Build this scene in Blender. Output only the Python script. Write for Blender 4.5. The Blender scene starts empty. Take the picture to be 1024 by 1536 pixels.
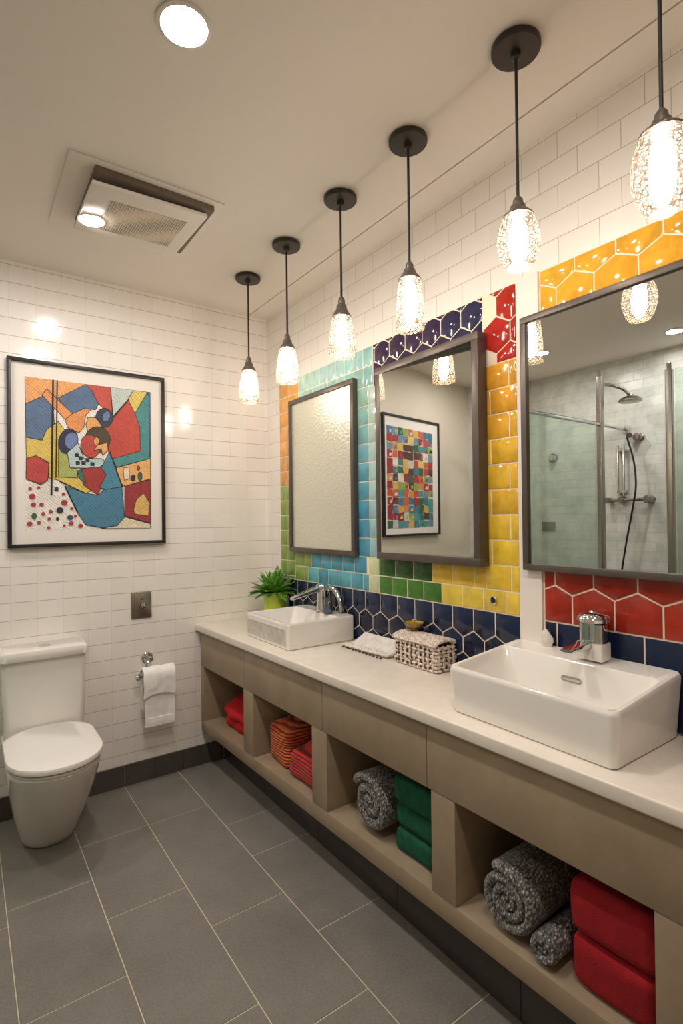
BULB, LED, EXPO, TILT = 72, 335, 0.10, 5.2
import bpy, bmesh, math, random
from mathutils import Vector, Matrix, noise
random.seed(7)
sc = bpy.context.scene
COL = sc.collection
PI = math.pi

# ------------------------------------------------------------------ materials
def lin(h):
    h = h.lstrip('#')
    o = []
    for i in (0, 2, 4):
        c = int(h[i:i+2], 16) / 255
        o.append(c/12.92 if c <= .04045 else ((c+.055)/1.055)**2.4)
    return (o[0], o[1], o[2], 1)

class NT:
    def __init__(s, name):
        s.m = bpy.data.materials.new(name); s.m.use_nodes = True
        s.t = s.m.node_tree; s.t.nodes.clear()
        s.out = s.n('ShaderNodeOutputMaterial')
    def n(s, typ, **kw):
        x = s.t.nodes.new(typ)
        for k, v in kw.items(): setattr(x, k, v)
        return x
    def l(s, a, b): s.t.links.new(a, b)
    def coords(s, scale=(1, 1, 1), loc=(0, 0, 0), rot=(0, 0, 0)):
        tc = s.n('ShaderNodeTexCoord'); mp = s.n('ShaderNodeMapping')
        mp.inputs['Scale'].default_value = scale; mp.inputs['Location'].default_value = loc
        mp.inputs['Rotation'].default_value = rot
        s.l(tc.outputs['Object'], mp.inputs['Vector']); return mp.outputs['Vector']
    def noise(s, vec, scale, detail=3, rough=.5):
        x = s.n('ShaderNodeTexNoise'); x.inputs['Scale'].default_value = scale
        x.inputs['Detail'].default_value = detail; x.inputs['Roughness'].default_value = rough
        s.l(vec, x.inputs['Vector']); return x.outputs['Fac']
    def ramp(s, fac, stops):
        r = s.n('ShaderNodeValToRGB'); e = r.color_ramp.elements
        while len(e) < len(stops): e.new(.5)
        for i, (p, c) in enumerate(stops): e[i].position = p; e[i].color = c if len(c) == 4 else (*c, 1)
        s.l(fac, r.inputs['Fac']); return r.outputs['Color']
    def mix(s, fac, a, b, blend='MIX'):
        x = s.n('ShaderNodeMix', data_type='RGBA', blend_type=blend)
        for sock, v in ((x.inputs[0], fac), (x.inputs[6], a), (x.inputs[7], b)):
            if hasattr(v, 'is_linked'): s.l(v, sock)
            else: sock.default_value = v
        return x.outputs[2]
    def bump(s, h, strength=.3, dist=.002, normal=None):
        b = s.n('ShaderNodeBump'); b.inputs['Strength'].default_value = strength
        b.inputs['Distance'].default_value = dist; s.l(h, b.inputs['Height'])
        if normal: s.l(normal, b.inputs['Normal'])
        return b.outputs['Normal']
    def pbr(s, col, rough=.5, metal=0, normal=None, coat=0, sheen=0, spec=None, trans=0, ior=None):
        p = s.n('ShaderNodeBsdfPrincipled')
        for k, v in (('Base Color', col), ('Roughness', rough), ('Metallic', metal), ('Coat Weight', coat), ('Sheen Weight', sheen), ('Transmission Weight', trans)):
            if hasattr(v, 'is_linked'): s.l(v, p.inputs[k])
            else: p.inputs[k].default_value = v
        if spec is not None: p.inputs['Specular IOR Level'].default_value = spec
        if ior: p.inputs['IOR'].default_value = ior
        if normal: s.l(normal, p.inputs['Normal'])
        s.l(p.outputs[0], s.out.inputs[0]); return p

def plain(name, h, rough=.5, metal=0, var=.0, nscale=20, bump=0, bscale=200, bdist=.001, coat=0, sheen=0, spec=None):
    t = NT(name); v = t.coords(); c = lin(h); col = c
    if var:
        f = t.noise(v, nscale, 4)
        col = t.ramp(f, [(.3, tuple(x*(1-var) for x in c[:3])), (.7, tuple(min(1, x*(1+var)) for x in c[:3]))])
    nn = t.bump(t.noise(v, bscale, 2), bump, bdist) if bump else None
    t.pbr(col, rough, metal, nn, coat, sheen, spec); return t.m

def brick_mat(name, axis, w, h, z0, c1, c2, cm, rough, mortar=.0022, offset=.5, bump=.5, y0=0, wob=.15, vert=1):
    """glazed wall tile; axis = 'Y' for walls running along Y, 'X' for walls running along X"""
    t = NT(name)
    tc = t.n('ShaderNodeTexCoord'); sp = t.n('ShaderNodeSeparateXYZ'); t.l(tc.outputs['Object'], sp.inputs[0])
    cb = t.n('ShaderNodeCombineXYZ')
    a1 = t.n('ShaderNodeMath', operation='ADD'); a1.inputs[1].default_value = y0; t.l(sp.outputs[axis], a1.inputs[0])
    a2 = t.n('ShaderNodeMath', operation='SUBTRACT'); a2.inputs[1].default_value = z0; t.l(sp.outputs['Z'], a2.inputs[0])
    t.l(a1.outputs[0], cb.inputs['X']); t.l(a2.outputs[0], cb.inputs['Y'])
    b = t.n('ShaderNodeTexBrick'); b.offset = offset; b.offset_frequency = 2; b.squash = 1
    t.l(cb.outputs[0], b.inputs['Vector'])
    b.inputs['Scale'].default_value = 1; b.inputs['Mortar Size'].default_value = mortar; b.inputs['Mortar Smooth'].default_value = .25
    b.inputs['Bias'].default_value = 0; b.inputs['Brick Width'].default_value = w; b.inputs['Row Height'].default_value = h
    b.inputs['Color1'].default_value = lin(c1); b.inputs['Color2'].default_value = lin(c2); b.inputs['Mortar'].default_value = lin(cm)
    hz = t.n('ShaderNodeTexBrick'); hz.offset = 0; t.l(cb.outputs[0], hz.inputs['Vector'])
    for k, v in (('Scale', 1), ('Mortar Size', mortar), ('Mortar Smooth', .25), ('Brick Width', 200), ('Row Height', h)): hz.inputs[k].default_value = v
    ml = t.n('ShaderNodeMath', operation='MULTIPLY'); ml.inputs[1].default_value = vert; t.l(b.outputs['Fac'], ml.inputs[0])
    mxm = t.n('ShaderNodeMath', operation='MAXIMUM'); t.l(ml.outputs[0], mxm.inputs[0]); t.l(hz.outputs['Fac'], mxm.inputs[1])
    fac = mxm.outputs[0]
    b.inputs['Mortar'].default_value = lin(c1)
    bcol = t.mix(fac, b.outputs['Color'], lin(cm))
    inv = t.n('ShaderNodeMath', operation='SUBTRACT'); inv.inputs[0].default_value = 1; t.l(fac, inv.inputs[1])
    nb = t.bump(t.noise(tc.outputs['Object'], 9, 2), wob, .004)
    nn = t.bump(inv.outputs[0], bump, .0015, nb)
    rr = t.ramp(fac, [(0, (rough,)*3), (1, (.7,)*3)])
    t.pbr(bcol, rr, 0, nn); return t.m, t, bcol

M = {}
M['tile_white_y'] = brick_mat('white glazed wall tile', 'Y', .135, .0855, 2.645-.0855*40, 'EAE5DE', 'E6E0D8', 'B3A692', .16, .0014, y0=-.834+.135*20, vert=.75)[0]
M['tile_white_x'] = brick_mat('white glazed back wall tile', 'X', .113, .0855, 2.645-.0855*40, 'F0EBE5', 'ECE6DF', 'B9AC97', .14, .0016, offset=.0, y0=.04, vert=.22)[0]
def marble():
    m, t, b = brick_mat('pale marble shower tile', 'Y', .15, .075, 0, 'D6D8D2', 'BFC6C1', 'A9AFAA', .22, .0022, y0=5)
    p = [n for n in t.t.nodes if n.type == 'BSDF_PRINCIPLED'][0]
    v = t.coords(); f = t.noise(v, 7, 6, .65)
    c = t.ramp(f, [(.35, lin('B4BAB5')), (.62, lin('F2F0EA'))])
    t.l(t.mix(.4, b, c), p.inputs['Base Color']); return m
M['marble'] = marble()
M['paint_beige'] = plain('beige wall paint', 'D8CEBD', .6, bump=.05)
M['ceiling'] = plain('ceiling paint', 'E4DDD3', .75, bump=.04)
M['groove'] = plain('ceiling shadow gap', '6E6256', .8)
def floor_mat():
    t = NT('grey porcelain floor tile'); v = t.coords()
    f = t.noise(v, 3.5, 6, .7); g = t.noise(v, 120, 3, .6)
    a = t.ramp(f, [(.3, lin('6D6963')), (.7, lin('87827A'))])
    c = t.mix(.35, a, t.ramp(g, [(.3, lin('605C57')), (.7, lin('8D8880'))]))
    t.pbr(c, t.ramp(f, [(.2, (.36,)*3), (.8, (.48,)*3)]), 0, t.bump(g, .12, .001)); return t.m
M['floor'] = floor_mat()
M['grout_floor'] = plain('floor grout', 'CFC3A6', .8)
M['base_tile'] = plain('dark base tile', '4D4743', .32, var=.15, nscale=6)
M['plinth_tile'] = plain('dark plinth tile', '3B3733', .18, var=.15, nscale=5)
M['grout_dark'] = plain('grey base grout', '9C948A', .8)
def taupe():
    t = NT('taupe cabinet laminate'); v = t.coords()
    f = t.noise(v, 7, 6, .65)
    c = t.ramp(f, [(.3, lin('8F7E68')), (.7, lin('A18F77'))])
    t.pbr(c, .42, 0, t.bump(t.noise(v, 300, 2), .06, .0006)); return t.m
M['taupe'] = taupe()
def quartz():
    t = NT('warm white quartz'); v = t.coords()
    f = t.noise(v, 14, 6, .65)
    t.pbr(t.ramp(f, [(.3, lin('DCD3C6')), (.7, lin('E8E0D5'))]), .28); return t.m
M['quartz'] = quartz()
M['ceramic'] = plain('white ceramic', 'E6E2DB', .12, coat=.5)
M['ceramic_mat'] = plain('white lid plastic', 'E9E6E1', .22)
M['chrome'] = plain('chrome', 'D8DADC', .07, 1)
M['steel'] = plain('brushed steel', '9C968C', .32, 1)
M['darksteel'] = plain('grey metal post', 'A3A09B', .25, 1)
M['black'] = plain('black', '0E0D0C', .5)
M['frame_black'] = plain('black picture frame', '221E1B', .42)
M['frame_grey'] = plain('gunmetal mirror frame', '5A514A', .38, .35, var=.08)
M['mat_board'] = plain('white mat board', 'E4DED6', .75)
M['bronze'] = plain('dark bronze', '3A332D', .4, .5)
M['cap_metal'] = plain('aged pewter', '6B6158', .42, .6, var=.2, nscale=60)
M['cord'] = plain('black cord', '1E1A17', .6)
M['plastic_white'] = plain('white plastic grille frame', 'DCD6CC', .45)
def mirror_mat():
    t = NT('mirror glass'); t.pbr((.80, .81, .79, 1), .0, 1); return t.m
M['mirror'] = mirror_mat()
def frosted_mirror():
    t = NT('frosted mirror glass'); v = t.coords()
    h = t.noise(v, 75, 2, .6)
    t.pbr(lin('E9EADB'), .30, .72, t.bump(h, .8, .005)); return t.m
M['frosted'] = frosted_mirror()
def grille_mat():
    t = NT('perforated fan grille'); v = t.coords()
    x = t.n('ShaderNodeTexVoronoi'); x.inputs['Scale'].default_value = 110; x.inputs['Randomness'].default_value = .15; t.l(v, x.inputs['Vector'])
    c = t.ramp(x.outputs['Distance'], [(.25, lin('5E5446')), (.5, lin('CFC4B0'))])
    t.pbr(c, .6); return t.m
M['grille'] = grille_mat()
def emit(name, col, s):
    t = NT(name); e = t.n('ShaderNodeEmission'); e.inputs[0].default_value = col; e.inputs[1].default_value = s
    t.l(e.outputs[0], t.out.inputs[0]); return t.m
M['bulb'] = emit('warm filament bulb', (1, .865, .74, 1), BULB)
M['led'] = emit('recessed lamp disc', (1, .935, .885, 1), LED)
def clear_glass(name, tint, gloss=.12, rough=.02):
    t = NT(name); tr = t.n('ShaderNodeBsdfTransparent'); tr.inputs[0].default_value = tint
    g = t.n('ShaderNodeBsdfGlossy'); g.inputs['Roughness'].default_value = rough
    fr = t.n('ShaderNodeLayerWeight'); fr.inputs[0].default_value = .35
    mul = t.n('ShaderNodeMath', operation='MULTIPLY_ADD'); mul.inputs[1].default_value = gloss; mul.inputs[2].default_value = gloss*.08
    t.l(fr.outputs['Fresnel'], mul.inputs[0])
    mx = t.n('ShaderNodeMixShader'); t.l(mul.outputs[0], mx.inputs[0]); t.l(tr.outputs[0], mx.inputs[1]); t.l(g.outputs[0], mx.inputs[2])
    t.l(mx.outputs[0], t.out.inputs[0]); return t.m
M['glass_panel'] = clear_glass('green tinted shower glass', (.90, .965, .93, 1), .3)
M['glass_clear'] = clear_glass('clear glass', (.93, .96, .97, 1), .8)
def crackle(name, scale, stretch, line):
    """blown glass with a net of darker lines: see-through, glowing where the bulb lights it"""
    t = NT(name); v = t.coords((scale, scale, scale*stretch))
    vo = t.n('ShaderNodeTexVoronoi', feature='DISTANCE_TO_EDGE'); vo.inputs['Scale'].default_value = 1; t.l(v, vo.inputs['Vector'])
    fac = t.ramp(vo.outputs['Distance'], [(line, (1, 1, 1)), (line+.1, (0, 0, 0))])
    tr = t.n('ShaderNodeBsdfTransparent'); tr.inputs[0].default_value = (.97, .96, .93, 1)
    tl = t.n('ShaderNodeBsdfTranslucent'); tl.inputs[0].default_value = (.95, .92, .86, 1)
    gl = t.n('ShaderNodeBsdfGlossy'); gl.inputs['Roughness'].default_value = .12; gl.inputs[0].default_value = (.9, .9, .9, 1)
    nrm = t.bump(vo.outputs['Distance'], .8, .004); t.l(nrm, gl.inputs['Normal'])
    df = t.n('ShaderNodeBsdfDiffuse'); df.inputs[0].default_value = lin('6A5A4A')
    m1 = t.n('ShaderNodeMixShader'); m1.inputs[0].default_value = .042; t.l(tr.outputs[0], m1.inputs[1]); t.l(tl.outputs[0], m1.inputs[2])
    m2 = t.n('ShaderNodeMixShader'); m2.inputs[0].default_value = .06; t.l(m1.outputs[0], m2.inputs[1]); t.l(gl.outputs[0], m2.inputs[2])
    m3 = t.n('ShaderNodeMixShader'); mm = t.n('ShaderNodeMath', operation='MULTIPLY'); mm.inputs[1].default_value = .8; t.l(fac, mm.inputs[0])
    t.l(mm.outputs[0], m3.inputs[0]); t.l(m2.outputs[0], m3.inputs[1]); t.l(df.outputs[0], m3.inputs[2])
    t.l(m3.outputs[0], t.out.inputs[0]); return t.m
M['crackle_big'] = crackle('fluted crackle glass', 85, 1.4, .10)
M['crackle'] = crackle('crackle glass', 115, .9, .10)
M['crackle_fine'] = crackle('seeded glass', 130, .7, .05)
def fabric(name, a, b, bscale=260, bump=.6, dist=.003, nscale=40, rough=.95):
    t = NT(name); v = t.coords(); f = t.noise(v, nscale, 4); h = t.noise(v, bscale, 3, .7)
    t.pbr(t.ramp(f, [(.3, lin(a)), (.7, lin(b))]), rough, 0, t.bump(h, bump, dist)); return t.m
M['red'] = fabric('red terry', '8A0A14', '9E101A')
M['red2'] = fabric('bright red terry', 'B80E18', 'CC1C22')
M['green'] = fabric('green terry', '07472F', '0D5E43')
M['white_cloth'] = fabric('white cloth', 'EDEAE6', 'F6F4F1', 220, .35, .002)
def ribbed(name, a, b, c, scale):
    t = NT(name); v = t.coords((0.15, 0.35, 1))
    w = t.n('ShaderNodeTexWave', wave_type='BANDS', bands_direction='Z'); w.inputs['Scale'].default_value = scale
    w.inputs['Distortion'].default_value = 1.4; w.inputs['Detail'].default_value = 2; w.inputs['Detail Scale'].default_value = 2; t.l(v, w.inputs['Vector'])
    f = t.noise(t.coords(), 14, 3)
    base = t.ramp(f, [(.35, lin(a)), (.65, lin(b))])
    col = t.mix(t.ramp(w.outputs['Fac'], [(.15, (1, 1, 1)), (.5, (0, 0, 0))]), base, lin(c))
    t.pbr(col, .9, 0, t.bump(w.outputs['Fac'], .9, .006), sheen=.2); return t.m
M['ribbed_orange'] = ribbed('orange ribbed knit', 'D2521A', 'E87A28', '7E1A10', 24)
M['ribbed_red'] = ribbed('red ribbed knit', 'C4161A', 'D42A20', '700A0E', 24)
def knit():
    t = NT('grey marled knit'); v = t.coords((1, 1, 1))
    x = t.n('ShaderNodeTexVoronoi'); x.inputs['Scale'].default_value = 98; x.inputs['Randomness'].default_value = .75
    mp = t.coords((1.0, 1.6, 1.0), rot=(.5, .3, .2)); t.l(mp, x.inputs['Vector'])
    n2 = t.noise(v, 170, 2)
    d = t.ramp(x.outputs['Distance'], [(.12, lin('CFCAC5')), (.58, lin('343234'))])
    c = t.mix(t.ramp(n2, [(.42, (0, 0, 0)), (.62, (1, 1, 1))]), d, lin('6B6764'))
    inv = t.n('ShaderNodeMath', operation='SUBTRACT'); inv.inputs[0].default_value = 1; t.l(x.outputs['Distance'], inv.inputs[1])
    t.pbr(c, .95, 0, t.bump(inv.outputs[0], 1, .004), sheen=.2); return t.m
M['knit'] = knit()
def weave(name, a, b, scale):
    t = NT(name); v = t.coords()
    x = t.n('ShaderNodeTexVoronoi'); x.inputs['Scale'].default_value = scale; t.l(v, x.inputs['Vector'])
    n2 = t.noise(v, 60, 3)
    c = t.ramp(x.outputs['Distance'], [(.2, lin(a)), (.75, lin(b))])
    inv = t.n('ShaderNodeMath', operation='SUBTRACT'); inv.inputs[0].default_value = 1; t.l(x.outputs['Distance'], inv.inputs[1])
    t.pbr(c, .9, 0, t.bump(inv.outputs[0], 1, .004)); return t.m
M['weave'] = weave('chunky cream weave', 'F2E8DD', 'C2AD9E', 110)
M['weave_dark'] = plain('brown weave gaps', '4A3A33', .9)
M['amber'] = plain('amber glazed bowl', '9A7A24', .2, var=.35, nscale=50, coat=.4)
M['lime'] = plain('lime glazed pot', 'B4C840', .22, var=.1, coat=.3)
M['soil'] = plain('soil', '2E241B', .95, bump=.6)
def leafm():
    t = NT('leaf'); v = t.coords(); f = t.noise(v, 30, 3)
    t.pbr(t.ramp(f, [(.3, lin('33651F')), (.5, lin('5F9A33')), (.72, lin('A3C95C'))]), .4); return t.m
M['leaf'] = leafm()
M['pebble_cloth'] = fabric('pebbled grey white cloth', 'CFC9C0', 'E6E1DA', 90, .8, .004)
M['stone'] = plain('pale stone', 'D8D2C4', .8, var=.1, nscale=40, bump=.4, bscale=80)
M['blue_liquid'] = plain('blue soap', '2F6F96', .15)
M['grout_cream'] = plain('cream tile grout', 'E9DCC3', .8)
M['strip'] = plain('white painted strip', 'E2DAD2', .5)
def glaze():
    t = NT('hand glazed colour tile'); a = t.n('ShaderNodeVertexColor'); a.layer_name = 'glaze'
    v = t.coords(); f = t.noise(v, 16, 4, .6)
    k = t.ramp(f, [(.25, (.74, .74, .74)), (.75, (1.16, 1.16, 1.16))])
    c = t.mix(1, a.outputs['Color'], k, 'MULTIPLY')
    t.pbr(c, .10, 0, t.bump(t.noise(v, 14, 1), .12, .004)); return t.m
M['glaze'] = glaze()
def ink(name):
    t = NT(name); a = t.n('ShaderNodeVertexColor'); a.layer_name = 'glaze'
    v = t.coords(); w = t.n('ShaderNodeTexWave', wave_type='BANDS', bands_direction='DIAGONAL'); w.inputs['Scale'].default_value = 40
    w.inputs['Distortion'].default_value = 9; w.inputs['Detail'].default_value = 3; w.inputs['Detail Scale'].default_value = .8; t.l(v, w.inputs['Vector'])
    g = t.noise(v, 22, 5, .7)
    k = t.ramp(w.outputs['Fac'], [(.06, (.45, .45, .45)), (.3, (1, 1, 1))])
    k2 = t.ramp(g, [(.3, (.82, .82, .82)), (.7, (1.12, 1.12, 1.12))])
    c = t.mix(1, t.mix(.6, a.outputs['Color'], k, 'MULTIPLY'), k2, 'MULTIPLY')
    t.pbr(c, .7); return t.m
M['ink'] = ink('painted paper')

# ------------------------------------------------------------------ mesh helpers
WORLD = {}
def nb(): return bmesh.new()
def obj(name, bm, mats, parent=None, smooth=35, loc=None):
    """bm is in world coordinates; the mesh is stored relative to its thing's base"""
    if not isinstance(mats, (list, tuple)): mats = [mats]
    base = WORLD[parent.name] if parent else (Vector(loc) if loc else Vector((0, 0, 0)))
    bmesh.ops.recalc_face_normals(bm, faces=bm.faces[:])
    bmesh.ops.translate(bm, verts=bm.verts[:], vec=-base)
    me = bpy.data.meshes.new(name); bm.to_mesh(me); bm.free()
    for m in mats: me.materials.append(m)
    if smooth:
        me.polygons.foreach_set('use_smooth', [True]*len(me.polygons))
        me.set_sharp_from_angle(angle=math.radians(smooth))
    o = bpy.data.objects.new(name, me); COL.objects.link(o)
    if parent: o.parent = parent; 
    else: o.location = base
    WORLD[o.name] = base
    return o
def thing(name, label, cat, loc, group=None):
    o = bpy.data.objects.new(name, None); COL.objects.link(o); o.location = loc
    o.empty_display_size = .05
    tag(o, label, cat, group); WORLD[o.name] = Vector(loc); return o
def tag(o, label, cat, group=None):
    o['label'] = label; o['category'] = cat
    if group: o['group'] = group
    return o
def struct(o): o['kind'] = 'structure'; return o
def box(bm, x0, x1, y0, y1, z0, z1, bev=0, mi=0, seg=2):
    r = bmesh.ops.create_cube(bm, size=1)
    for v in r['verts']: v.co = Vector(((x0+x1)/2+v.co.x*(x1-x0), (y0+y1)/2+v.co.y*(y1-y0), (z0+z1)/2+v.co.z*(z1-z0)))
    fs = list({f for v in r['verts'] for f in v.link_faces})
    for f in fs: f.material_index = mi
    if bev:
        es = list({e for v in r['verts'] for e in v.link_edges})
        rr = bmesh.ops.bevel(bm, geom=es, offset=bev, segments=seg, profile=.5, affect='EDGES', clamp_overlap=True)
        for f in rr['faces']: f.material_index = mi
    return bm
def B(*a, **k): return box(nb(), *a, **k)
def loft(bm, rings, cap0=True, cap1=True, closed=True, mi=0):
    vs = [[bm.verts.new(p) for p in r] for r in rings]
    n = len(rings[0])
    for a, b in zip(vs, vs[1:]):
        for i in range(n if closed else n-1):
            j = (i+1) % n
            f = bm.faces.new((a[i], a[j], b[j], b[i])); f.material_index = mi
    if cap0: bm.faces.new(vs[0]).material_index = mi
    if cap1: bm.faces.new(list(reversed(vs[-1]))).material_index = mi
    return vs
def ring(cx, cy, z, r, n=32, ax='Z'):
    o = []
    for i in range(n):
        a = 2*PI*i/n; c, s = r*math.cos(a), r*math.sin(a)
        o.append({'Z': (cx+c, cy+s, z), 'X': (z, cx+c, cy+s), 'Y': (cx+c, z, cy+s)}[ax])
    return o
def lathe(bm, prof, cx, cy, n=32, ax='Z', cap0=True, cap1=True, mi=0):
    """prof: (radius, position along the axis); for ax X cx,cy are y,z; for ax Y they are x,z"""
    loft(bm, [ring(cx, cy, z, max(r, 1e-4), n, ax) for r, z in prof], cap0, cap1, True, mi); return bm
def rrect(x0, x1, y0, y1, r, z, n=8):
    """rounded rectangle ring; z may be a function of x, y"""
    pts = []
    for cx, cy, a0 in ((x1-r, y1-r, 0), (x0+r, y1-r, 90), (x0+r, y0+r, 180), (x1-r, y0+r, 270)):
        for i in range(n+1):
            a = math.radians(a0+90*i/n); x, y = cx+r*math.cos(a), cy+r*math.sin(a)
            pts.append((x, y, z(x, y) if callable(z) else z))
    return pts
def tube(bm, pts, r, n=10, mi=0):
    pts = [Vector(p) for p in pts]; rings = []; up = None
    for i, p in enumerate(pts):
        t = (pts[min(i+1, len(pts)-1)]-pts[max(i-1, 0)]).normalized()
        if up is None: up = t.orthogonal().normalized()
        u = (up-t*up.dot(t)).normalized(); up = u; w = t.cross(u)
        rr = r(i/(len(pts)-1)) if callable(r) else r
        rings.append([p+u*rr*math.cos(2*PI*k/n)+w*rr*math.sin(2*PI*k/n) for k in range(n)])
    loft(bm, rings, mi=mi); return bm
def spline(pts, k=8):
    pts = [Vector(p) for p in pts]; out = []
    P = [pts[0]*2-pts[1]]+pts+[pts[-1]*2-pts[-2]]
    for i in range(1, len(P)-2):
        a, b, c, d = P[i-1:i+3]
        for j in range(k):
            t = j/k
            out.append(.5*((2*b)+(c-a)*t+(2*a-5*b+4*c-d)*t*t+(3*b-a-3*c+d)*t**3))
    out.append(pts[-1]); return out
# convex polygon tools for the tile mosaic (2-D: u = -Y, v = Z)
def clip(poly, u0, u1, v0, v1):
    for ax, lim, sgn in ((0, u0, 1), (0, u1, -1), (1, v0, 1), (1, v1, -1)):
        out = []
        for i in range(len(poly)):
            a, b = poly[i], poly[(i+1) % len(poly)]
            da, db = (a[ax]-lim)*sgn, (b[ax]-lim)*sgn
            if da >= 0: out.append(a)
            if (da >= 0) != (db >= 0):
                t = da/(da-db); out.append((a[0]+(b[0]-a[0])*t, a[1]+(b[1]-a[1])*t))
        poly = out
        if len(poly) < 3: return []
    q = []
    for p in poly:
        if not q or math.hypot(p[0]-q[-1][0], p[1]-q[-1][1]) > 1e-4: q.append(p)
    if len(q) > 1 and math.hypot(q[0][0]-q[-1][0], q[0][1]-q[-1][1]) < 1e-4: q.pop()
    return q if len(q) > 2 else []
def inset(poly, d):
    n = len(poly); A = sum(poly[i][0]*poly[(i+1) % n][1]-poly[(i+1) % n][0]*poly[i][1] for i in range(n))/2
    if abs(A) < 1e-5: return []
    s = 1 if A > 0 else -1; L = []
    for i in range(n):
        a, b = poly[i], poly[(i+1) % n]; ex, ey = b[0]-a[0], b[1]-a[1]; l = math.hypot(ex, ey)
        nx, ny = -ey/l*s, ex/l*s; L.append((a[0]+nx*d, a[1]+ny*d, ex, ey))
    out = []
    for i in range(n):
        p, q = L[i-1], L[i]; den = p[2]*q[3]-p[3]*q[2]
        if abs(den) < 1e-9: out.append((q[0], q[1])); continue
        t = ((q[0]-p[0])*q[3]-(q[1]-p[1])*q[2])/den
        out.append((p[0]+p[2]*t, p[1]+p[3]*t))
    A2 = sum(out[i][0]*out[(i+1) % n][1]-out[(i+1) % n][0]*out[i][1] for i in range(n))/2
    if A2*A <= 0 or abs(A2) > abs(A): return []
    for i in range(n):
        a, b = poly[i], poly[(i+1) % n]; c, d2 = out[i], out[(i+1) % n]
        if (b[0]-a[0])*(d2[0]-c[0])+(b[1]-a[1])*(d2[1]-c[1]) < 0: return []
    return out
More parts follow.
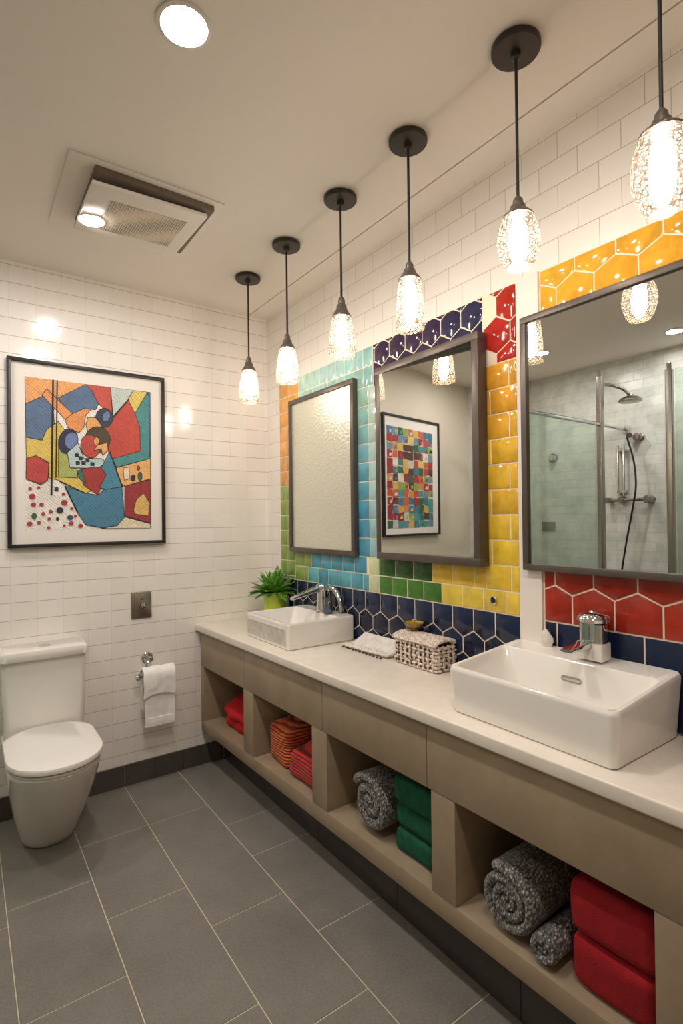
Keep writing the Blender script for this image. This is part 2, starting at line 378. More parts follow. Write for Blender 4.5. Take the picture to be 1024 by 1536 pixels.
ART=[('F0A24A',[(0.001,1.011),(0.454,1.004),(0.439,0.989),(0.243,0.883),(0.171,0.707),(0.129,0.871),(0.004,0.821)]),
('577396',[(0.004,0.821),(0.136,0.887),(0.203,0.838),(0.213,0.697),(0.149,0.653),(0.12,0.59),(0.006,0.604)]),
('DDBE2C',[(0.006,0.604),(0.12,0.59),(0.156,0.666),(0.242,0.725),(0.294,0.664),(0.284,0.478),(0.418,0.377),(0.503,0.265),(0.447,0.246),(0.24,0.33),(0.168,0.343),(0.168,0.447),(0.077,0.487),(0.008,0.466)]),
('A9B24A',[(0.242,0.581),(0.292,0.532),(0.381,0.416),(0.388,0.35),(0.24,0.351)]),
('557498',[(0.243,0.883),(0.454,1.001),(0.501,0.962),(0.555,0.872),(0.531,0.829),(0.437,0.828),(0.346,0.773),(0.309,0.79)]),
('CC4630',[(0.454,1.004),(0.656,1.001),(0.669,0.793),(0.61,0.833),(0.555,0.872),(0.501,0.962)]),
('C3CFC8',[(0.656,1.001),(0.849,1.0),(0.799,0.923),(0.674,0.794)]),
('DDC148',[(0.849,1.0),(0.974,0.999),(0.944,0.931),(0.861,0.833),(0.802,0.927)]),
('3E9394',[(0.974,0.999),(0.999,0.999),(0.994,0.511),(0.686,0.431),(0.657,0.495),(0.908,0.561),(0.903,0.735),(0.861,0.833)]),
('CB3F2B',[(0.802,0.927),(0.861,0.833),(0.903,0.735),(0.908,0.561),(0.662,0.493),(0.63,0.549),(0.647,0.633),(0.592,0.705)]),
('3F6FA0',[(0.965,0.997),(1.001,0.997),(0.996,0.526),(0.986,0.525),(0.986,0.97)]),
('EE9438',[(0.157,0.934),(0.349,0.786),(0.294,0.742),(0.122,0.89)]),
('EA9038',[(0.294,0.742),(0.349,0.786),(0.437,0.828),(0.496,0.829),(0.452,0.782),(0.437,0.7),(0.398,0.659),(0.309,0.69)]),
('3A4258',[(0.674,0.785),(0.669,0.76),(0.656,0.738),(0.637,0.721),(0.614,0.712),(0.588,0.709),(0.565,0.716),(0.546,0.729),(0.535,0.75),(0.529,0.773),(0.535,0.795),(0.546,0.817),(0.566,0.834),(0.59,0.844),(0.614,0.847),(0.637,0.841),(0.657,0.828),(0.669,0.808)]),
('6B7FB0',[(0.647,0.782),(0.641,0.77),(0.63,0.759),(0.619,0.754),(0.607,0.751),(0.597,0.754),(0.588,0.76),(0.585,0.77),(0.583,0.783),(0.587,0.795),(0.595,0.809),(0.604,0.818),(0.615,0.825),(0.627,0.828),(0.637,0.825),(0.646,0.818),(0.651,0.808),(0.651,0.795)]),
('F0A648',[(0.452,0.715),(0.467,0.77),(0.529,0.775),(0.577,0.724),(0.545,0.668),(0.467,0.676)]),
('2E3348',[(0.388,0.587),(0.376,0.557),(0.358,0.533),(0.332,0.515),(0.307,0.509),(0.282,0.513),(0.26,0.526),(0.247,0.548),(0.24,0.575),(0.243,0.606),(0.255,0.634),(0.274,0.658),(0.297,0.676),(0.322,0.682),(0.348,0.68),(0.37,0.666),(0.385,0.645),(0.391,0.616)]),
('6D7FB6',[(0.388,0.596),(0.381,0.577),(0.368,0.56),(0.351,0.549),(0.334,0.545),(0.316,0.546),(0.302,0.556),(0.292,0.571),(0.287,0.588),(0.289,0.608),(0.297,0.629),(0.311,0.645),(0.326,0.655),(0.344,0.661),(0.361,0.658),(0.376,0.65),(0.386,0.635),(0.39,0.616)]),
('B4CCCD',[(0.307,0.518),(0.39,0.59),(0.435,0.485),(0.575,0.491),(0.614,0.466),(0.543,0.42),(0.327,0.417)]),
('2A3038',[(0.366,0.515),(0.393,0.514),(0.393,0.493),(0.366,0.494)]),
('2A3038',[(0.396,0.497),(0.423,0.495),(0.423,0.474),(0.396,0.475)]),
('2A3038',[(0.373,0.463),(0.402,0.46),(0.4,0.44),(0.373,0.441)]),
('2A3038',[(0.418,0.464),(0.447,0.463),(0.447,0.441),(0.418,0.443)]),
('2A3038',[(0.45,0.486),(0.477,0.485),(0.477,0.463),(0.45,0.464)]),
('2A3038',[(0.487,0.46),(0.516,0.459),(0.516,0.437),(0.487,0.439)]),
('54432F',[(0.649,0.626),(0.642,0.594),(0.624,0.564),(0.595,0.542),(0.561,0.529),(0.526,0.528),(0.492,0.537),(0.465,0.556),(0.447,0.583),(0.442,0.612),(0.449,0.645),(0.465,0.673),(0.494,0.696),(0.528,0.709),(0.563,0.712),(0.597,0.704),(0.625,0.685),(0.644,0.658)]),
('C43C29',[(0.556,0.592),(0.561,0.564),(0.555,0.537),(0.541,0.514),(0.519,0.499),(0.496,0.491),(0.469,0.494),(0.445,0.506),(0.425,0.525),(0.413,0.55),(0.41,0.577),(0.415,0.604),(0.428,0.627),(0.449,0.643),(0.474,0.65),(0.501,0.649),(0.524,0.637),(0.545,0.618)]),
('F0B055',[(0.513,0.542),(0.545,0.585),(0.624,0.604),(0.63,0.549),(0.583,0.513),(0.575,0.56)]),
('EE9A3C',[(0.561,0.611),(0.56,0.602),(0.555,0.594),(0.548,0.587),(0.54,0.583),(0.531,0.583),(0.523,0.585),(0.518,0.591),(0.513,0.599),(0.511,0.608),(0.513,0.618),(0.518,0.626),(0.524,0.633),(0.533,0.637),(0.541,0.637),(0.55,0.634),(0.556,0.629),(0.56,0.62)]),
('AE2822',[(0.415,0.41),(0.511,0.428),(0.59,0.424),(0.615,0.377),(0.573,0.3),(0.548,0.234),(0.43,0.304)]),
('2E7463',[(0.381,0.396),(0.418,0.41),(0.449,0.314),(0.403,0.343)]),
('3D82A2',[(0.284,0.293),(0.447,0.246),(0.548,0.234),(0.588,0.273),(0.701,0.289),(0.743,0.297),(0.765,0.054),(0.699,0.019),(0.57,0.008),(0.445,0.03),(0.378,0.117)]),
('3E8CA4',[(0.612,0.275),(0.556,0.287),(0.615,0.377),(0.573,0.424),(0.639,0.538),(0.703,0.428),(0.738,0.297)]),
('EDAE50',[(0.689,0.428),(0.994,0.511),(0.992,0.361),(0.767,0.301),(0.738,0.318)]),
('2F6A4E',[(0.918,0.377),(0.918,0.366),(0.915,0.357),(0.91,0.349),(0.903,0.346),(0.896,0.345),(0.89,0.349),(0.886,0.355),(0.883,0.365),(0.881,0.376),(0.883,0.386),(0.886,0.396),(0.891,0.402),(0.896,0.406),(0.903,0.406),(0.91,0.404),(0.915,0.397),(0.918,0.388)]),
('352F2A',[(0.819,0.377),(0.856,0.381),(0.856,0.346),(0.819,0.341)]),
('F4D8B0',[(0.755,0.431),(0.806,0.44),(0.806,0.355),(0.762,0.343)]),
('B84028',[(0.9,0.436),(0.898,0.429),(0.896,0.424),(0.893,0.421),(0.89,0.419),(0.885,0.419),(0.881,0.42),(0.878,0.424),(0.876,0.429),(0.875,0.435),(0.876,0.44),(0.878,0.445),(0.881,0.45),(0.885,0.452),(0.89,0.452),(0.893,0.451),(0.896,0.447),(0.898,0.441)]),
('A3252D',[(0.767,0.301),(0.992,0.355),(0.989,0.035),(0.765,0.089)]),
('DDB14A',[(0.841,0.137),(0.868,0.209),(0.928,0.254),(0.986,0.18),(0.971,0.087),(0.849,0.102)]),
('EAD9B4',[(0.765,0.081),(0.989,0.03),(0.986,-0.004),(0.57,0.001),(0.699,0.019)]),
('C4362D',[(0.008,0.466),(0.077,0.487),(0.168,0.44),(0.161,0.33),(0.11,0.3),(0.006,0.332)]),
('221E1C',[(0.198,1.005),(0.211,1.005),(0.193,0.227),(0.179,0.227)]),
('221E1C',[(0.23,1.005),(0.24,1.005),(0.225,0.345),(0.216,0.345)]),
('221E1C',[(0.24,0.33),(0.447,0.249),(0.447,0.241),(0.24,0.322)]),
('221E1C',[(0.284,0.293),(0.292,0.295),(0.388,0.117),(0.38,0.117)]),
('221E1C',[(0.639,0.541),(0.649,0.542),(0.752,0.297),(0.742,0.291)]),
('221E1C',[(0.802,0.93),(0.812,0.93),(0.678,0.785),(0.668,0.789)]),
('B3242E',[(0.048,0.269),(0.045,0.264),(0.038,0.26),(0.029,0.258),(0.023,0.262),(0.019,0.269),(0.023,0.276),(0.029,0.28),(0.038,0.28),(0.045,0.276)]),
('B3242E',[(0.105,0.277),(0.104,0.272),(0.097,0.268),(0.09,0.268),(0.083,0.271),(0.082,0.277),(0.083,0.283),(0.09,0.287),(0.097,0.287),(0.104,0.283)]),
('B3242E',[(0.07,0.219),(0.066,0.209),(0.055,0.202),(0.04,0.201),(0.028,0.207),(0.024,0.218),(0.028,0.229),(0.04,0.236),(0.055,0.237),(0.066,0.23)]),
('B3242E',[(0.075,0.166),(0.072,0.157),(0.061,0.152),(0.051,0.152),(0.041,0.157),(0.038,0.166),(0.041,0.174),(0.051,0.179),(0.061,0.179),(0.072,0.174)]),
('B3242E',[(0.13,0.166),(0.127,0.157),(0.119,0.153),(0.109,0.153),(0.1,0.157),(0.097,0.166),(0.1,0.174),(0.109,0.178),(0.119,0.178),(0.127,0.174)]),
('B3242E',[(0.289,0.238),(0.285,0.231),(0.279,0.227),(0.27,0.227),(0.265,0.231),(0.262,0.237),(0.265,0.244),(0.27,0.246),(0.279,0.248),(0.285,0.244)]),
('B3242E',[(0.307,0.18),(0.302,0.168),(0.289,0.162),(0.274,0.162),(0.262,0.168),(0.257,0.179),(0.262,0.191),(0.274,0.198),(0.29,0.198),(0.302,0.191)]),
('B3242E',[(0.196,0.121),(0.193,0.113),(0.184,0.109),(0.174,0.109),(0.168,0.113),(0.164,0.121),(0.168,0.128),(0.176,0.132),(0.184,0.132),(0.193,0.128)]),
('B3242E',[(0.141,0.105),(0.139,0.098),(0.13,0.094),(0.12,0.094),(0.114,0.098),(0.11,0.105),(0.114,0.112),(0.12,0.117),(0.13,0.117),(0.139,0.112)]),
('B3242E',[(0.048,0.04),(0.043,0.031),(0.035,0.026),(0.023,0.027),(0.013,0.032),(0.009,0.04),(0.013,0.05),(0.023,0.055),(0.035,0.055),(0.043,0.05)]),
('B3242E',[(0.11,0.046),(0.107,0.039),(0.098,0.035),(0.09,0.035),(0.082,0.039),(0.08,0.047),(0.082,0.054),(0.09,0.058),(0.1,0.058),(0.107,0.054)]),
('B3242E',[(0.181,0.071),(0.179,0.066),(0.173,0.062),(0.164,0.062),(0.157,0.066),(0.156,0.071),(0.157,0.077),(0.164,0.081),(0.173,0.081),(0.179,0.077)]),
('B3242E',[(0.353,0.04),(0.348,0.031),(0.339,0.026),(0.326,0.026),(0.317,0.031),(0.314,0.04),(0.317,0.048),(0.327,0.054),(0.339,0.054),(0.348,0.048)]),
('B3242E',[(0.292,0.024),(0.29,0.019),(0.284,0.016),(0.277,0.016),(0.272,0.02),(0.269,0.024),(0.272,0.03),(0.277,0.034),(0.284,0.034),(0.29,0.03)]),
('B3242E',[(0.38,0.09),(0.376,0.083),(0.37,0.081),(0.361,0.081),(0.354,0.083),(0.353,0.09),(0.354,0.096),(0.361,0.1),(0.37,0.1),(0.376,0.096)]),
('B3242E',[(0.423,0.023),(0.42,0.015),(0.41,0.011),(0.398,0.011),(0.39,0.015),(0.386,0.023),(0.39,0.031),(0.4,0.036),(0.41,0.036),(0.42,0.031)]),
('B3242E',[(0.178,0.013),(0.176,0.007),(0.169,0.004),(0.161,0.004),(0.154,0.008),(0.152,0.013),(0.154,0.019),(0.161,0.023),(0.169,0.023),(0.176,0.019)]),
('B3242E',[(0.349,0.14),(0.348,0.135),(0.341,0.132),(0.334,0.132),(0.327,0.135),(0.326,0.14),(0.327,0.145),(0.334,0.149),(0.341,0.149),(0.348,0.145)]),
('2A3A5E',[(0.24,0.271),(0.237,0.261),(0.23,0.256),(0.22,0.256),(0.211,0.261),(0.208,0.271),(0.211,0.28),(0.22,0.285),(0.23,0.285),(0.237,0.28)]),
('23302C',[(0.274,0.129),(0.269,0.117),(0.255,0.11),(0.24,0.11),(0.226,0.117),(0.221,0.129),(0.226,0.141),(0.24,0.149),(0.257,0.149),(0.269,0.143)]),
('2E6B4C',[(0.08,0.092),(0.075,0.078),(0.066,0.07),(0.055,0.071),(0.045,0.078),(0.041,0.092),(0.045,0.104),(0.055,0.112),(0.066,0.112),(0.077,0.104)]),
('2F4F80',[(0.349,0.079),(0.344,0.07),(0.332,0.063),(0.317,0.063),(0.306,0.07),(0.302,0.079),(0.306,0.09),(0.319,0.096),(0.332,0.096),(0.344,0.09)]),
('23302C',[(0.242,0.071),(0.24,0.063),(0.233,0.059),(0.226,0.059),(0.22,0.063),(0.218,0.071),(0.221,0.079),(0.226,0.083),(0.233,0.083),(0.24,0.078)])]
XW, YB, ZC, XL, YF = 1.567, 2.978, 2.664, -1.24, -1.3
# ------------------------------------------------------------------ room shell
bm = nb(); GC = .0018
box(bm, XL-.1, XW+.1, YF-.1, YB+.1, -.06, -.002, mi=1)
cols = {-1: [2.275, 1.737, 1.2, .69, .18], 0: [2.53, 2.018, 1.409, .9, .4], 1: [2.528, 1.77, 1.26, .75, .24], 2: [2.31, 2.035, 1.535, 1.035, .53]}
for k in range(-5, 4):
    x0 = .41+.2855*k if k else .41
    xs = {-1: (.124, .41), 0: (.41, .695), 1: (.695, .98), 2: (.98, 1.268)}
    x0, x1 = xs.get(k, (.41+.2855*k, .41+.2855*(k+1)))
    x0, x1 = max(x0, XL), min(x1, XW)
    js = cols.get(k, [2.7-.26*(k % 2)-.51*i for i in range(8)])
    js = [YB]+js
    while js[-1] > YF+.1: js.append(max(YF, js[-1]-.51))
    for a, b in zip(js[1:], js): box(bm, x0+GC, x1-GC, a+GC, b-GC, -.01, 0, .0012, seg=1)
struct(obj('floor', bm, [M['floor'], M['grout_floor']], smooth=0))
bm = nb(); box(bm, XL-.1, 1.4385, YF-.1, YB+.1, ZC, ZC+.08); box(bm, 1.4445, XW+.1, YF-.1, YB+.1, ZC, ZC+.08); box(bm, 1.43, 1.46, YF-.1, YB+.1, ZC+.02, ZC+.07, mi=1)
struct(obj('ceiling', bm, [M['ceiling'], M['groove']], smooth=0))
struct(obj('wall_right', B(XW, XW+.1, YF-.1, YB+.1, -.05, ZC+.02), M['tile_white_y'], smooth=0))
bm = nb(); box(bm, .135, XW, YB, YB+.1, -.05, ZC+.02); box(bm, XL, .135, YB+.0015, YB+.1, -.05, ZC+.02, mi=1)
struct(obj('wall_back', bm, [M['tile_white_x'], M['paint_beige']], smooth=0))
bm = nb(); box(bm, XL-.1, XL, 1.2, YB+.1, -.05, ZC+.02); box(bm, XL-.1, XL-.002, YF, 1.2, -.05, ZC+.02, mi=1)
struct(obj('wall_left', bm, [M['marble'], M['paint_beige']], smooth=0))
struct(obj('wall_front', B(XL-.1, XW+.1, YF-.1, YF, -.05, ZC+.02), M['paint_beige'], smooth=0))
# dark base tiles along the back wall
bm = nb(); js = [-.27+.16*i for i in range(5)]+[.53, .694, .855, 1.01, 1.17, 1.251]
box(bm, XL+.002, 1.251, YB-.004, YB, .0, .108, mi=1)
for a, b in zip(js, js[1:]): box(bm, a+.0013, b-.0013, YB-.011, YB-.002, .0005, .112, .0015, seg=1)
for i in range(6): box(bm, XL+.161*i+.003, XL+.161*(i+1), YB-.011, YB-.002, .0005, .112, .0015, seg=1)
struct(obj('baseboard_back', bm, [M['base_tile'], M['grout_dark']], smooth=0))
bm = nb(); js = [2.962-.51*i for i in range(9)]
box(bm, 1.256, 1.30, YF, 2.962, 0, .2, mi=1)
for a, b in zip(js[1:], js): box(bm, 1.251, 1.262, max(a, YF)+.0012, b-.0012, .003, .2, .0015, seg=1)
struct(obj('baseboard_right', bm, [M['plinth_tile'], M['grout_dark']], smooth=0))

# ------------------------------------------------------------------ colour tile mosaic on the vanity wall
TILES = []
def jit(h, k=.10):
    c = lin(h); j = 1+random.uniform(-k, k); return tuple(min(1, x*j*(1+random.uniform(-.04, .04))) for x in c[:3])
def T(poly, h, k=.1):
    p = inset(poly, .0027)
    if p: TILES.append((p, jit(h, k)))
def R(ya, yb, z0, z1, h, k=.1, wob=.0):
    w = lambda: random.uniform(-wob, wob)
    T([(-ya+w(), z0+w()), (-yb+w(), z0+w()), (-yb+w(), z1+w()), (-ya+w(), z1+w())], h, k)
def hexes(y_hi, y_lo, z0, z1, W, node_y, node_z, colour, skip=None):
    """pointy-topped hexagons; node_y, node_z: bottom end of a vertical edge"""
    s = W/math.sqrt(3); pitch = 1.5*s
    for r in range(-4, 5):
        zc = node_z+s/2+r*pitch
        for c in range(-40, 41):
            uc = -node_y+W/2+c*W+(W/2 if r % 2 else 0)
            poly = [(uc+s*math.sin(PI/3*i), zc+s*math.cos(PI/3*i)) for i in range(6)][::-1]
            q = clip(poly, -y_hi, -y_lo, z0, z1)
            if q and abs(sum(q[i][0]*q[(i+1) % len(q)][1]-q[(i+1) % len(q)][0]*q[i][1] for i in range(len(q)))/2) > 6e-5: T(q, colour(-uc, zc))
def houses(nodes, z_top, z_vert, z_mid, h, up=True):
    """row of tiles with one straight edge and one zigzag edge; the vertical joints end at z_vert, the zigzag turns at z_mid"""
    for a, b in zip(nodes, nodes[1:]):
        T([(-a, z_top), (-a, z_vert), (-(a+b)/2, z_mid), (-b, z_vert), (-b, z_top)], h)
def lerpc(a, b, t):
    A = [int(a[i:i+2], 16) for i in (0, 2, 4)]; C = [int(b[i:i+2], 16) for i in (0, 2, 4)]
    return '%02X%02X%02X' % tuple(int(x+(y-x)*max(0, min(1, t))) for x, y in zip(A, C))
ZK = 2.216
# orange and green column in the corner, pale aqua band, teal columns
z = ZK; i = 0
while z > 1.065:
    z1 = max(z-.0875, 1.062)
    hcol = 'DFA25C' if z > 1.66 else lerpc('8FA555', '7C9A45', (1.7-z)/.6)
    if z > 2.0:
        e = [2.81, 2.70, 2.59] if i % 2 == 0 else [2.81, 2.755, 2.645, 2.59]
        for a, b in zip(e, e[1:]): R(a, b, z1, z, 'E2A552', .07)
    else: R(2.81, 2.735, z1, z, hcol); R(2.735, 2.64, z1, z, hcol)
    z = z1; i += 1
es = [2.59-.0748*k for k in range(10)]
for a, b in zip(es, es[1:]):
    R(a, b, 2.125, ZK, lerpc('B9D9CE', '8FC0C0', (2.59-a)/.67), .05); R(a, b, 2.03, 2.125, lerpc('A9CFC4', '86B5B2', (2.59-a)/.67), .06)
z = 2.03; i = 0
for i in range(9):
    z1 = z-.0898; t = i/8
    R(2.075, 1.955, z1, z, lerpc('94BDB0', '4A93B0', t*1.25)); R(1.955, 1.82, z1, z, lerpc('B4CCC2', '92BCC0', t), .06); z = z1
for r, (z0, z1) in enumerate(((1.141, 1.222), (1.06, 1.141))):
    off = .05*r
    y = 2.64+off-.1
    for k in range(2): R(2.64-.1*k, 2.54-.1*k if k < 1 else 2.47+off*.6, z0, z1, '8BA255', .06)
    y = 2.47+off*.6
    while y > 1.99:
        y1 = max(y-.098, 1.965); R(y, y1, z0, z1, lerpc('4A92AA', '62AEBC', random.random()*(1 if r else .7)), .12); y = y1
    R(1.965, 1.89, z0, z1, 'CDD6A8', .03)
# greens and yellows under the middle mirror
for a, b in zip([1.89, 1.776, 1.661, 1.55], [1.776, 1.661, 1.55]): R(a, b, 1.141, 1.232, '2C5A22', .12)
for a, b in zip([1.89, 1.80, 1.70, 1.60, 1.498], [1.80, 1.70, 1.60, 1.498]): R(a, b, 1.06, 1.141, '447A2C', .12)
y = 1.55
for b in (1.44, 1.33): R(y, b, 1.141, 1.232, 'DFBB3C', .05); y = b
y = 1.498
for b in (1.39, 1.29, 1.19, 1.13): R(y, b, 1.06, 1.141, 'E2C24A', .05); y = b
# purple hexagons, red hexagons, yellow bricks up the side of the middle mirror
def purple(y, z): return '382A46' if y > 1.44 else '2C2A48'
hexes(1.916, 1.275, 2.0, ZK, .105, 1.80, 2.135, purple)
def redc(y, z): return 'A8271C' if z > 2.0 else 'B02C1E'
hexes(1.275, 1.13, 1.955, ZK, .118, 1.215, 2.125, redc)
z = 1.955; i = 0
while z > 1.15:
    z1 = z-.0905 if z-.0905 > 1.16 else 1.141
    c = lerpc('E0A02E', 'DDB93A', (1.955-z)/.6)
    yl = 1.33 if z < 1.24 else 1.284
    e = [yl, 1.245, 1.13] if i % 2 else [yl, 1.275, 1.165, 1.13] if yl > 1.3 else [yl, 1.165, 1.13]
    for a, b in zip(e, e[1:]): R(a, b, z1, z, c, .09)
    z = z1; i += 1
# navy band
navy = lambda y, z: '1A253E' if random.random() < .6 else '151D33'
nodes = [2.81, 2.72, 2.62, 2.51, 2.40, 2.295, 2.19, 2.095, 1.995, 1.884, 1.766, 1.655, 1.548, 1.442, 1.337, 1.237, 1.13]
houses(nodes, 1.06, .975, .945, '1B2742')
mids = [2.81]+[(a+b)/2 for a, b in zip(nodes, nodes[1:])]+[1.13]
for a, b in zip(mids, mids[1:]):
    n = [y for y in nodes if b-1e-6 < y < a+1e-6 and abs(y-a) > 1e-4 and abs(y-b) > 1e-4]
    m = n[0] if n else (a+b)/2
    za = .945 if a < 2.81 else .975; zb = .945 if b > 1.13 else .975
    if n: T([(-a, za), (-a, .888), (-m, .858), (-b, .888), (-b, zb), (-m, .975)], navy(0, 0))
    else: T([(-a, za), (-a, .888), (-b, .888), (-b, zb)], navy(0, 0))
for a, b in zip(nodes, nodes[1:]):
    T([(-a, .858), (-a, .8135), (-b, .8135), (-b, .858), (-(a+b)/2, .888)], navy(0, 0))
e = [1.036, .992, .865, .722, .585, .45, .315, .18, .05]
for a, b in zip(e, e[1:]): R(a, b, .8135, 1.06, '18223F', .1); 
# red hexagons below, yellow hexagons above the big mirror
lo = [1.036, .938, .805, .671, .538, .405, .272, .139]
up = [1.036, .997, .868, .738, .604, .471, .338, .205, .07]
T([(-1.036, 1.06), (-.938, 1.06), (-.938, 1.151), (-.997, 1.180), (-1.036, 1.163)], '9A2A1B', .06)
for a, b, p in zip(lo[1:], lo[2:], up[2:]): T([(-a, 1.06), (-b, 1.06), (-b, 1.151), (-p, 1.181), (-a, 1.151)], '9E2C1D', .07)
T([(-1.036, 1.245), (-1.036, 1.163), (-.997, 1.180), (-.997, 1.245)], '9A2A1B', .06)
for a, b, p in zip(up[1:], up[2:], lo[1:]): T([(-a, 1.245), (-a, 1.181), (-p, 1.151), (-b, 1.181), (-b, 1.245)], '9A2A1B', .07)
up = [1.036, .914, .785, .655, .525, .395, .265, .135]; lo = [.978, .852, .722, .592, .462, .332, .202]
for a, b, p in zip(up, up[1:], lo): T([(-a, ZK), (-a, 2.172), (-p, 2.142), (-b, 2.172), (-b, ZK)], 'E0A632', .05)
T([(-1.036, 2.172), (-1.036, 2.04), (-.978, 2.04), (-.978, 2.142)], 'E0A632', .05)
for a, b, p in zip(lo, lo[1:], up[1:]): T([(-a, 2.142), (-a, 2.04), (-b, 2.04), (-b, 2.142), (-p, 2.172)], 'E2A834', .05)
bm = nb(); layer = bm.faces.layers.int.new('k')
box(bm, XW-.003, XW, 1.125, 2.815, .8135, ZK+.003); box(bm, XW-.003, XW, .04, 1.04, .8135, ZK+.003)
for f in bm.faces: f[layer] = -1
for k, (p, c) in enumerate(TILES):
    q = inset(p, .0022) or p
    vs = loft(bm, [[(XW-.002, -u, v) for u, v in p], [(XW-.0048, -u, v) for u, v in p], [(XW-.0062, -u, v) for u, v in q]], mi=1)
    for ringv in vs:
        for v in ringv:
            for f in v.link_faces: f[layer] = k
bmesh.ops.recalc_face_normals(bm, faces=bm.faces[:])
ks = [f[layer] for f in bm.faces]
o = obj('trim_1', bm, [M['grout_cream'], M['glaze']], smooth=50)
ca = o.data.color_attributes.new('glaze', 'FLOAT_COLOR', 'CORNER')
for p in o.data.polygons:
    k = ks[p.index]; c = TILES[k][1] if k >= 0 else (.8, .7, .6)
    for li in p.loop_indices: ca.data[li].color = (*c, 1)
o.data.attributes.remove(o.data.attributes['k'])
struct(o)
struct(obj('trim_2', B(XW-.012, XW, 1.04, 1.125, .8135, 2.219, .002), M['strip'], smooth=0))

# ------------------------------------------------------------------ vanity
def shear(bm, k, y0=1.7):
    for v in bm.verts: v.co.x += k*(v.co.y-y0)*min(1, max(0, (1.5-v.co.x)/.25))
    return bm
XV, KV = 1.15, -.026
van = thing('vanity_cabinet', 'long taupe wall-hung vanity with open towel shelves under the stone counter', 'cabinet', (1.16, 1.5, .2))
V = lambda name, bm, parent=van: obj(name, shear(bm, KV), M['taupe'], parent)
Y0 = -.25
V('bottom_shelf', B(XV, XW-.002, Y0, 2.968, .2, .262, .003))
V('back_panel', B(1.50, 1.515, Y0, 2.968, .262, .575))
V('top_panel', B(XV+.02, XW-.002, Y0, 2.968, .575, .59))
for a, b in ((2.925, 2.968), (2.33, 2.43), (1.722, 1.825), (1.078, 1.172), (.43, .535), (-.25, -.15)):
    V('divider', B(XV, 1.50, a, b, .262, .5695, .002))
for a, b in ((2.42, 2.968), (1.748, 2.42), (1.187, 1.748), (.47, 1.187), (-.25, .47)):
    V('front_panel', B(XV-.001, XV+.02, a+.0012, b-.0012, .5705, .772, .0015))
ct = obj('countertop', shear(B(1.125, XW-.0065, Y0-.02, YB-.002, .7735, .813, .006, seg=3), -.03), M['quartz'])
tag(ct, 'warm white stone worktop running along the tiled wall', 'countertop')

# ------------------------------------------------------------------ near sink
ZT = .8135
def vessel(name, label, x0, x1, y0, y1, zf, zb, r, flare, deck, rim, depth, loc):
    t = thing(name, label, 'sink', loc)
    zt = lambda x, y: zf+(zb-zf)*(x-x0)/(x1-x0)
    bm = nb()
    def rr(d, z, dd=0, r_=None): return rrect(x0+d, x1-d-dd, y0+d, y1-d, r_ or max(r-d*.3, .006), z)
    loft(bm, [rr(flare+.004, ZT), rr(flare, ZT+.004), rr(.0, lambda x, y: zt(x, y)-.012), rr(.001, lambda x, y: zt(x, y)-.004), rr(.004, zt),
              rr(rim, lambda x, y: zt(x, y)+.0, deck), rr(rim+.004, lambda x, y: zt(x, y)-.006, deck, r+.004), rr(rim+.014, lambda x, y: zt(x, y)-depth*.7, deck, r+.02),
              rr(rim+.035, ZT+.03, deck, r+.03), rr(rim+.07, ZT+.022, deck, r+.03)])
    obj('basin', bm, M['ceramic'], t, 40); return t
s1 = vessel('vessel_sink', 'large white rectangular ceramic vessel sink with overflow slot under the big mirror', 1.205, 1.558, .62, 1.136, .95, .985, .022, .010, .075, .014, .11, (1.38, .88, ZT))
bm = nb(); 
loft(bm, [rrect(-.032, .032, -.008, .008, .0078, 0, 4), rrect(-.032, .032, -.008, .008, .0078, .003, 4), rrect(-.027, .027, -.004, .004, .0038, .003, 4), rrect(-.027, .027, -.004, .004, .0038, .0005, 4)])
for f in bm.faces: f.material_index = 0
for v in bm.verts: v.co = Vector((1.459-v.co.z, .882+v.co.x, .921+v.co.y))
obj('overflow_slot', bm, M['chrome'], s1)
obj('drain', lathe(nb(), [(.026, ZT+.022), (.026, ZT+.0265), (.02, ZT+.028)], 1.345, .88), M['chrome'], s1)
# ------------------------------------------------------------------ far sink
s2 = vessel('vessel_sink', 'small white square-edged vessel sink with grooved front near the plant', 1.185, 1.556, 2.074, 2.50, .932, .934, .012, .001, .07, .012, .075, (1.37, 2.29, ZT))
bm = nb(); box(bm, 1.183, 1.187, 2.095, 2.485, .832, .908, .001)
for k in range(9): box(bm, 1.1815, 1.1835, 2.098, 2.482, .8345+.0082*k, .8345+.0082*k+.0055, .0008, seg=1)
obj('grooved_panel', bm, plain('grey grooved ceramic', 'C9C3B8', .4, var=.12, nscale=30), s2)
obj('drain', lathe(nb(), [(.022, ZT+.022), (.022, ZT+.026), (.017, ZT+.0275)], 1.33, 2.29), M['chrome'], s2)

# ------------------------------------------------------------------ taps
f1 = thing('basin_faucet', 'chrome square-bodied tap with short thin spout before red hexagon tiles', 'faucet', (1.505, .838, .98))
bm = nb(); loft(bm, [rrect(1.478, 1.532, .80, .876, .004, z, 3) for z in (.9845, 1.034)]); obj('base_block', bm, M['ceramic'], f1)
bm = nb(); loft(bm, [rrect(1.479, 1.531, .801, .875, .018, z, 5) for z in (1.034, 1.088)]); obj('body', bm, M['chrome'], f1)
bm = nb(); lathe(bm, [(.030, 1.088), (.043, 1.094), (.045, 1.104), (.040, 1.113), (.030, 1.119), (.012, 1.121), (.010, 1.126), (.003, 1.127)], 1.505, .838, 32); obj('lever_cap', bm, M['chrome'], f1)
bm = nb(); loft(bm, [rrect(-.016, .016, -.011, .011, .004, 0, 3), rrect(-.017, .017, -.008, .008, .004, .05, 3), rrect(-.017, .017, -.004, .004, .003, .115, 3)])
for v in bm.verts: v.co = Vector((1.49-v.co.z, .846+v.co.x, 1.03+v.co.y-.05*v.co.z))
obj('spout', bm, M['chrome'], f1)
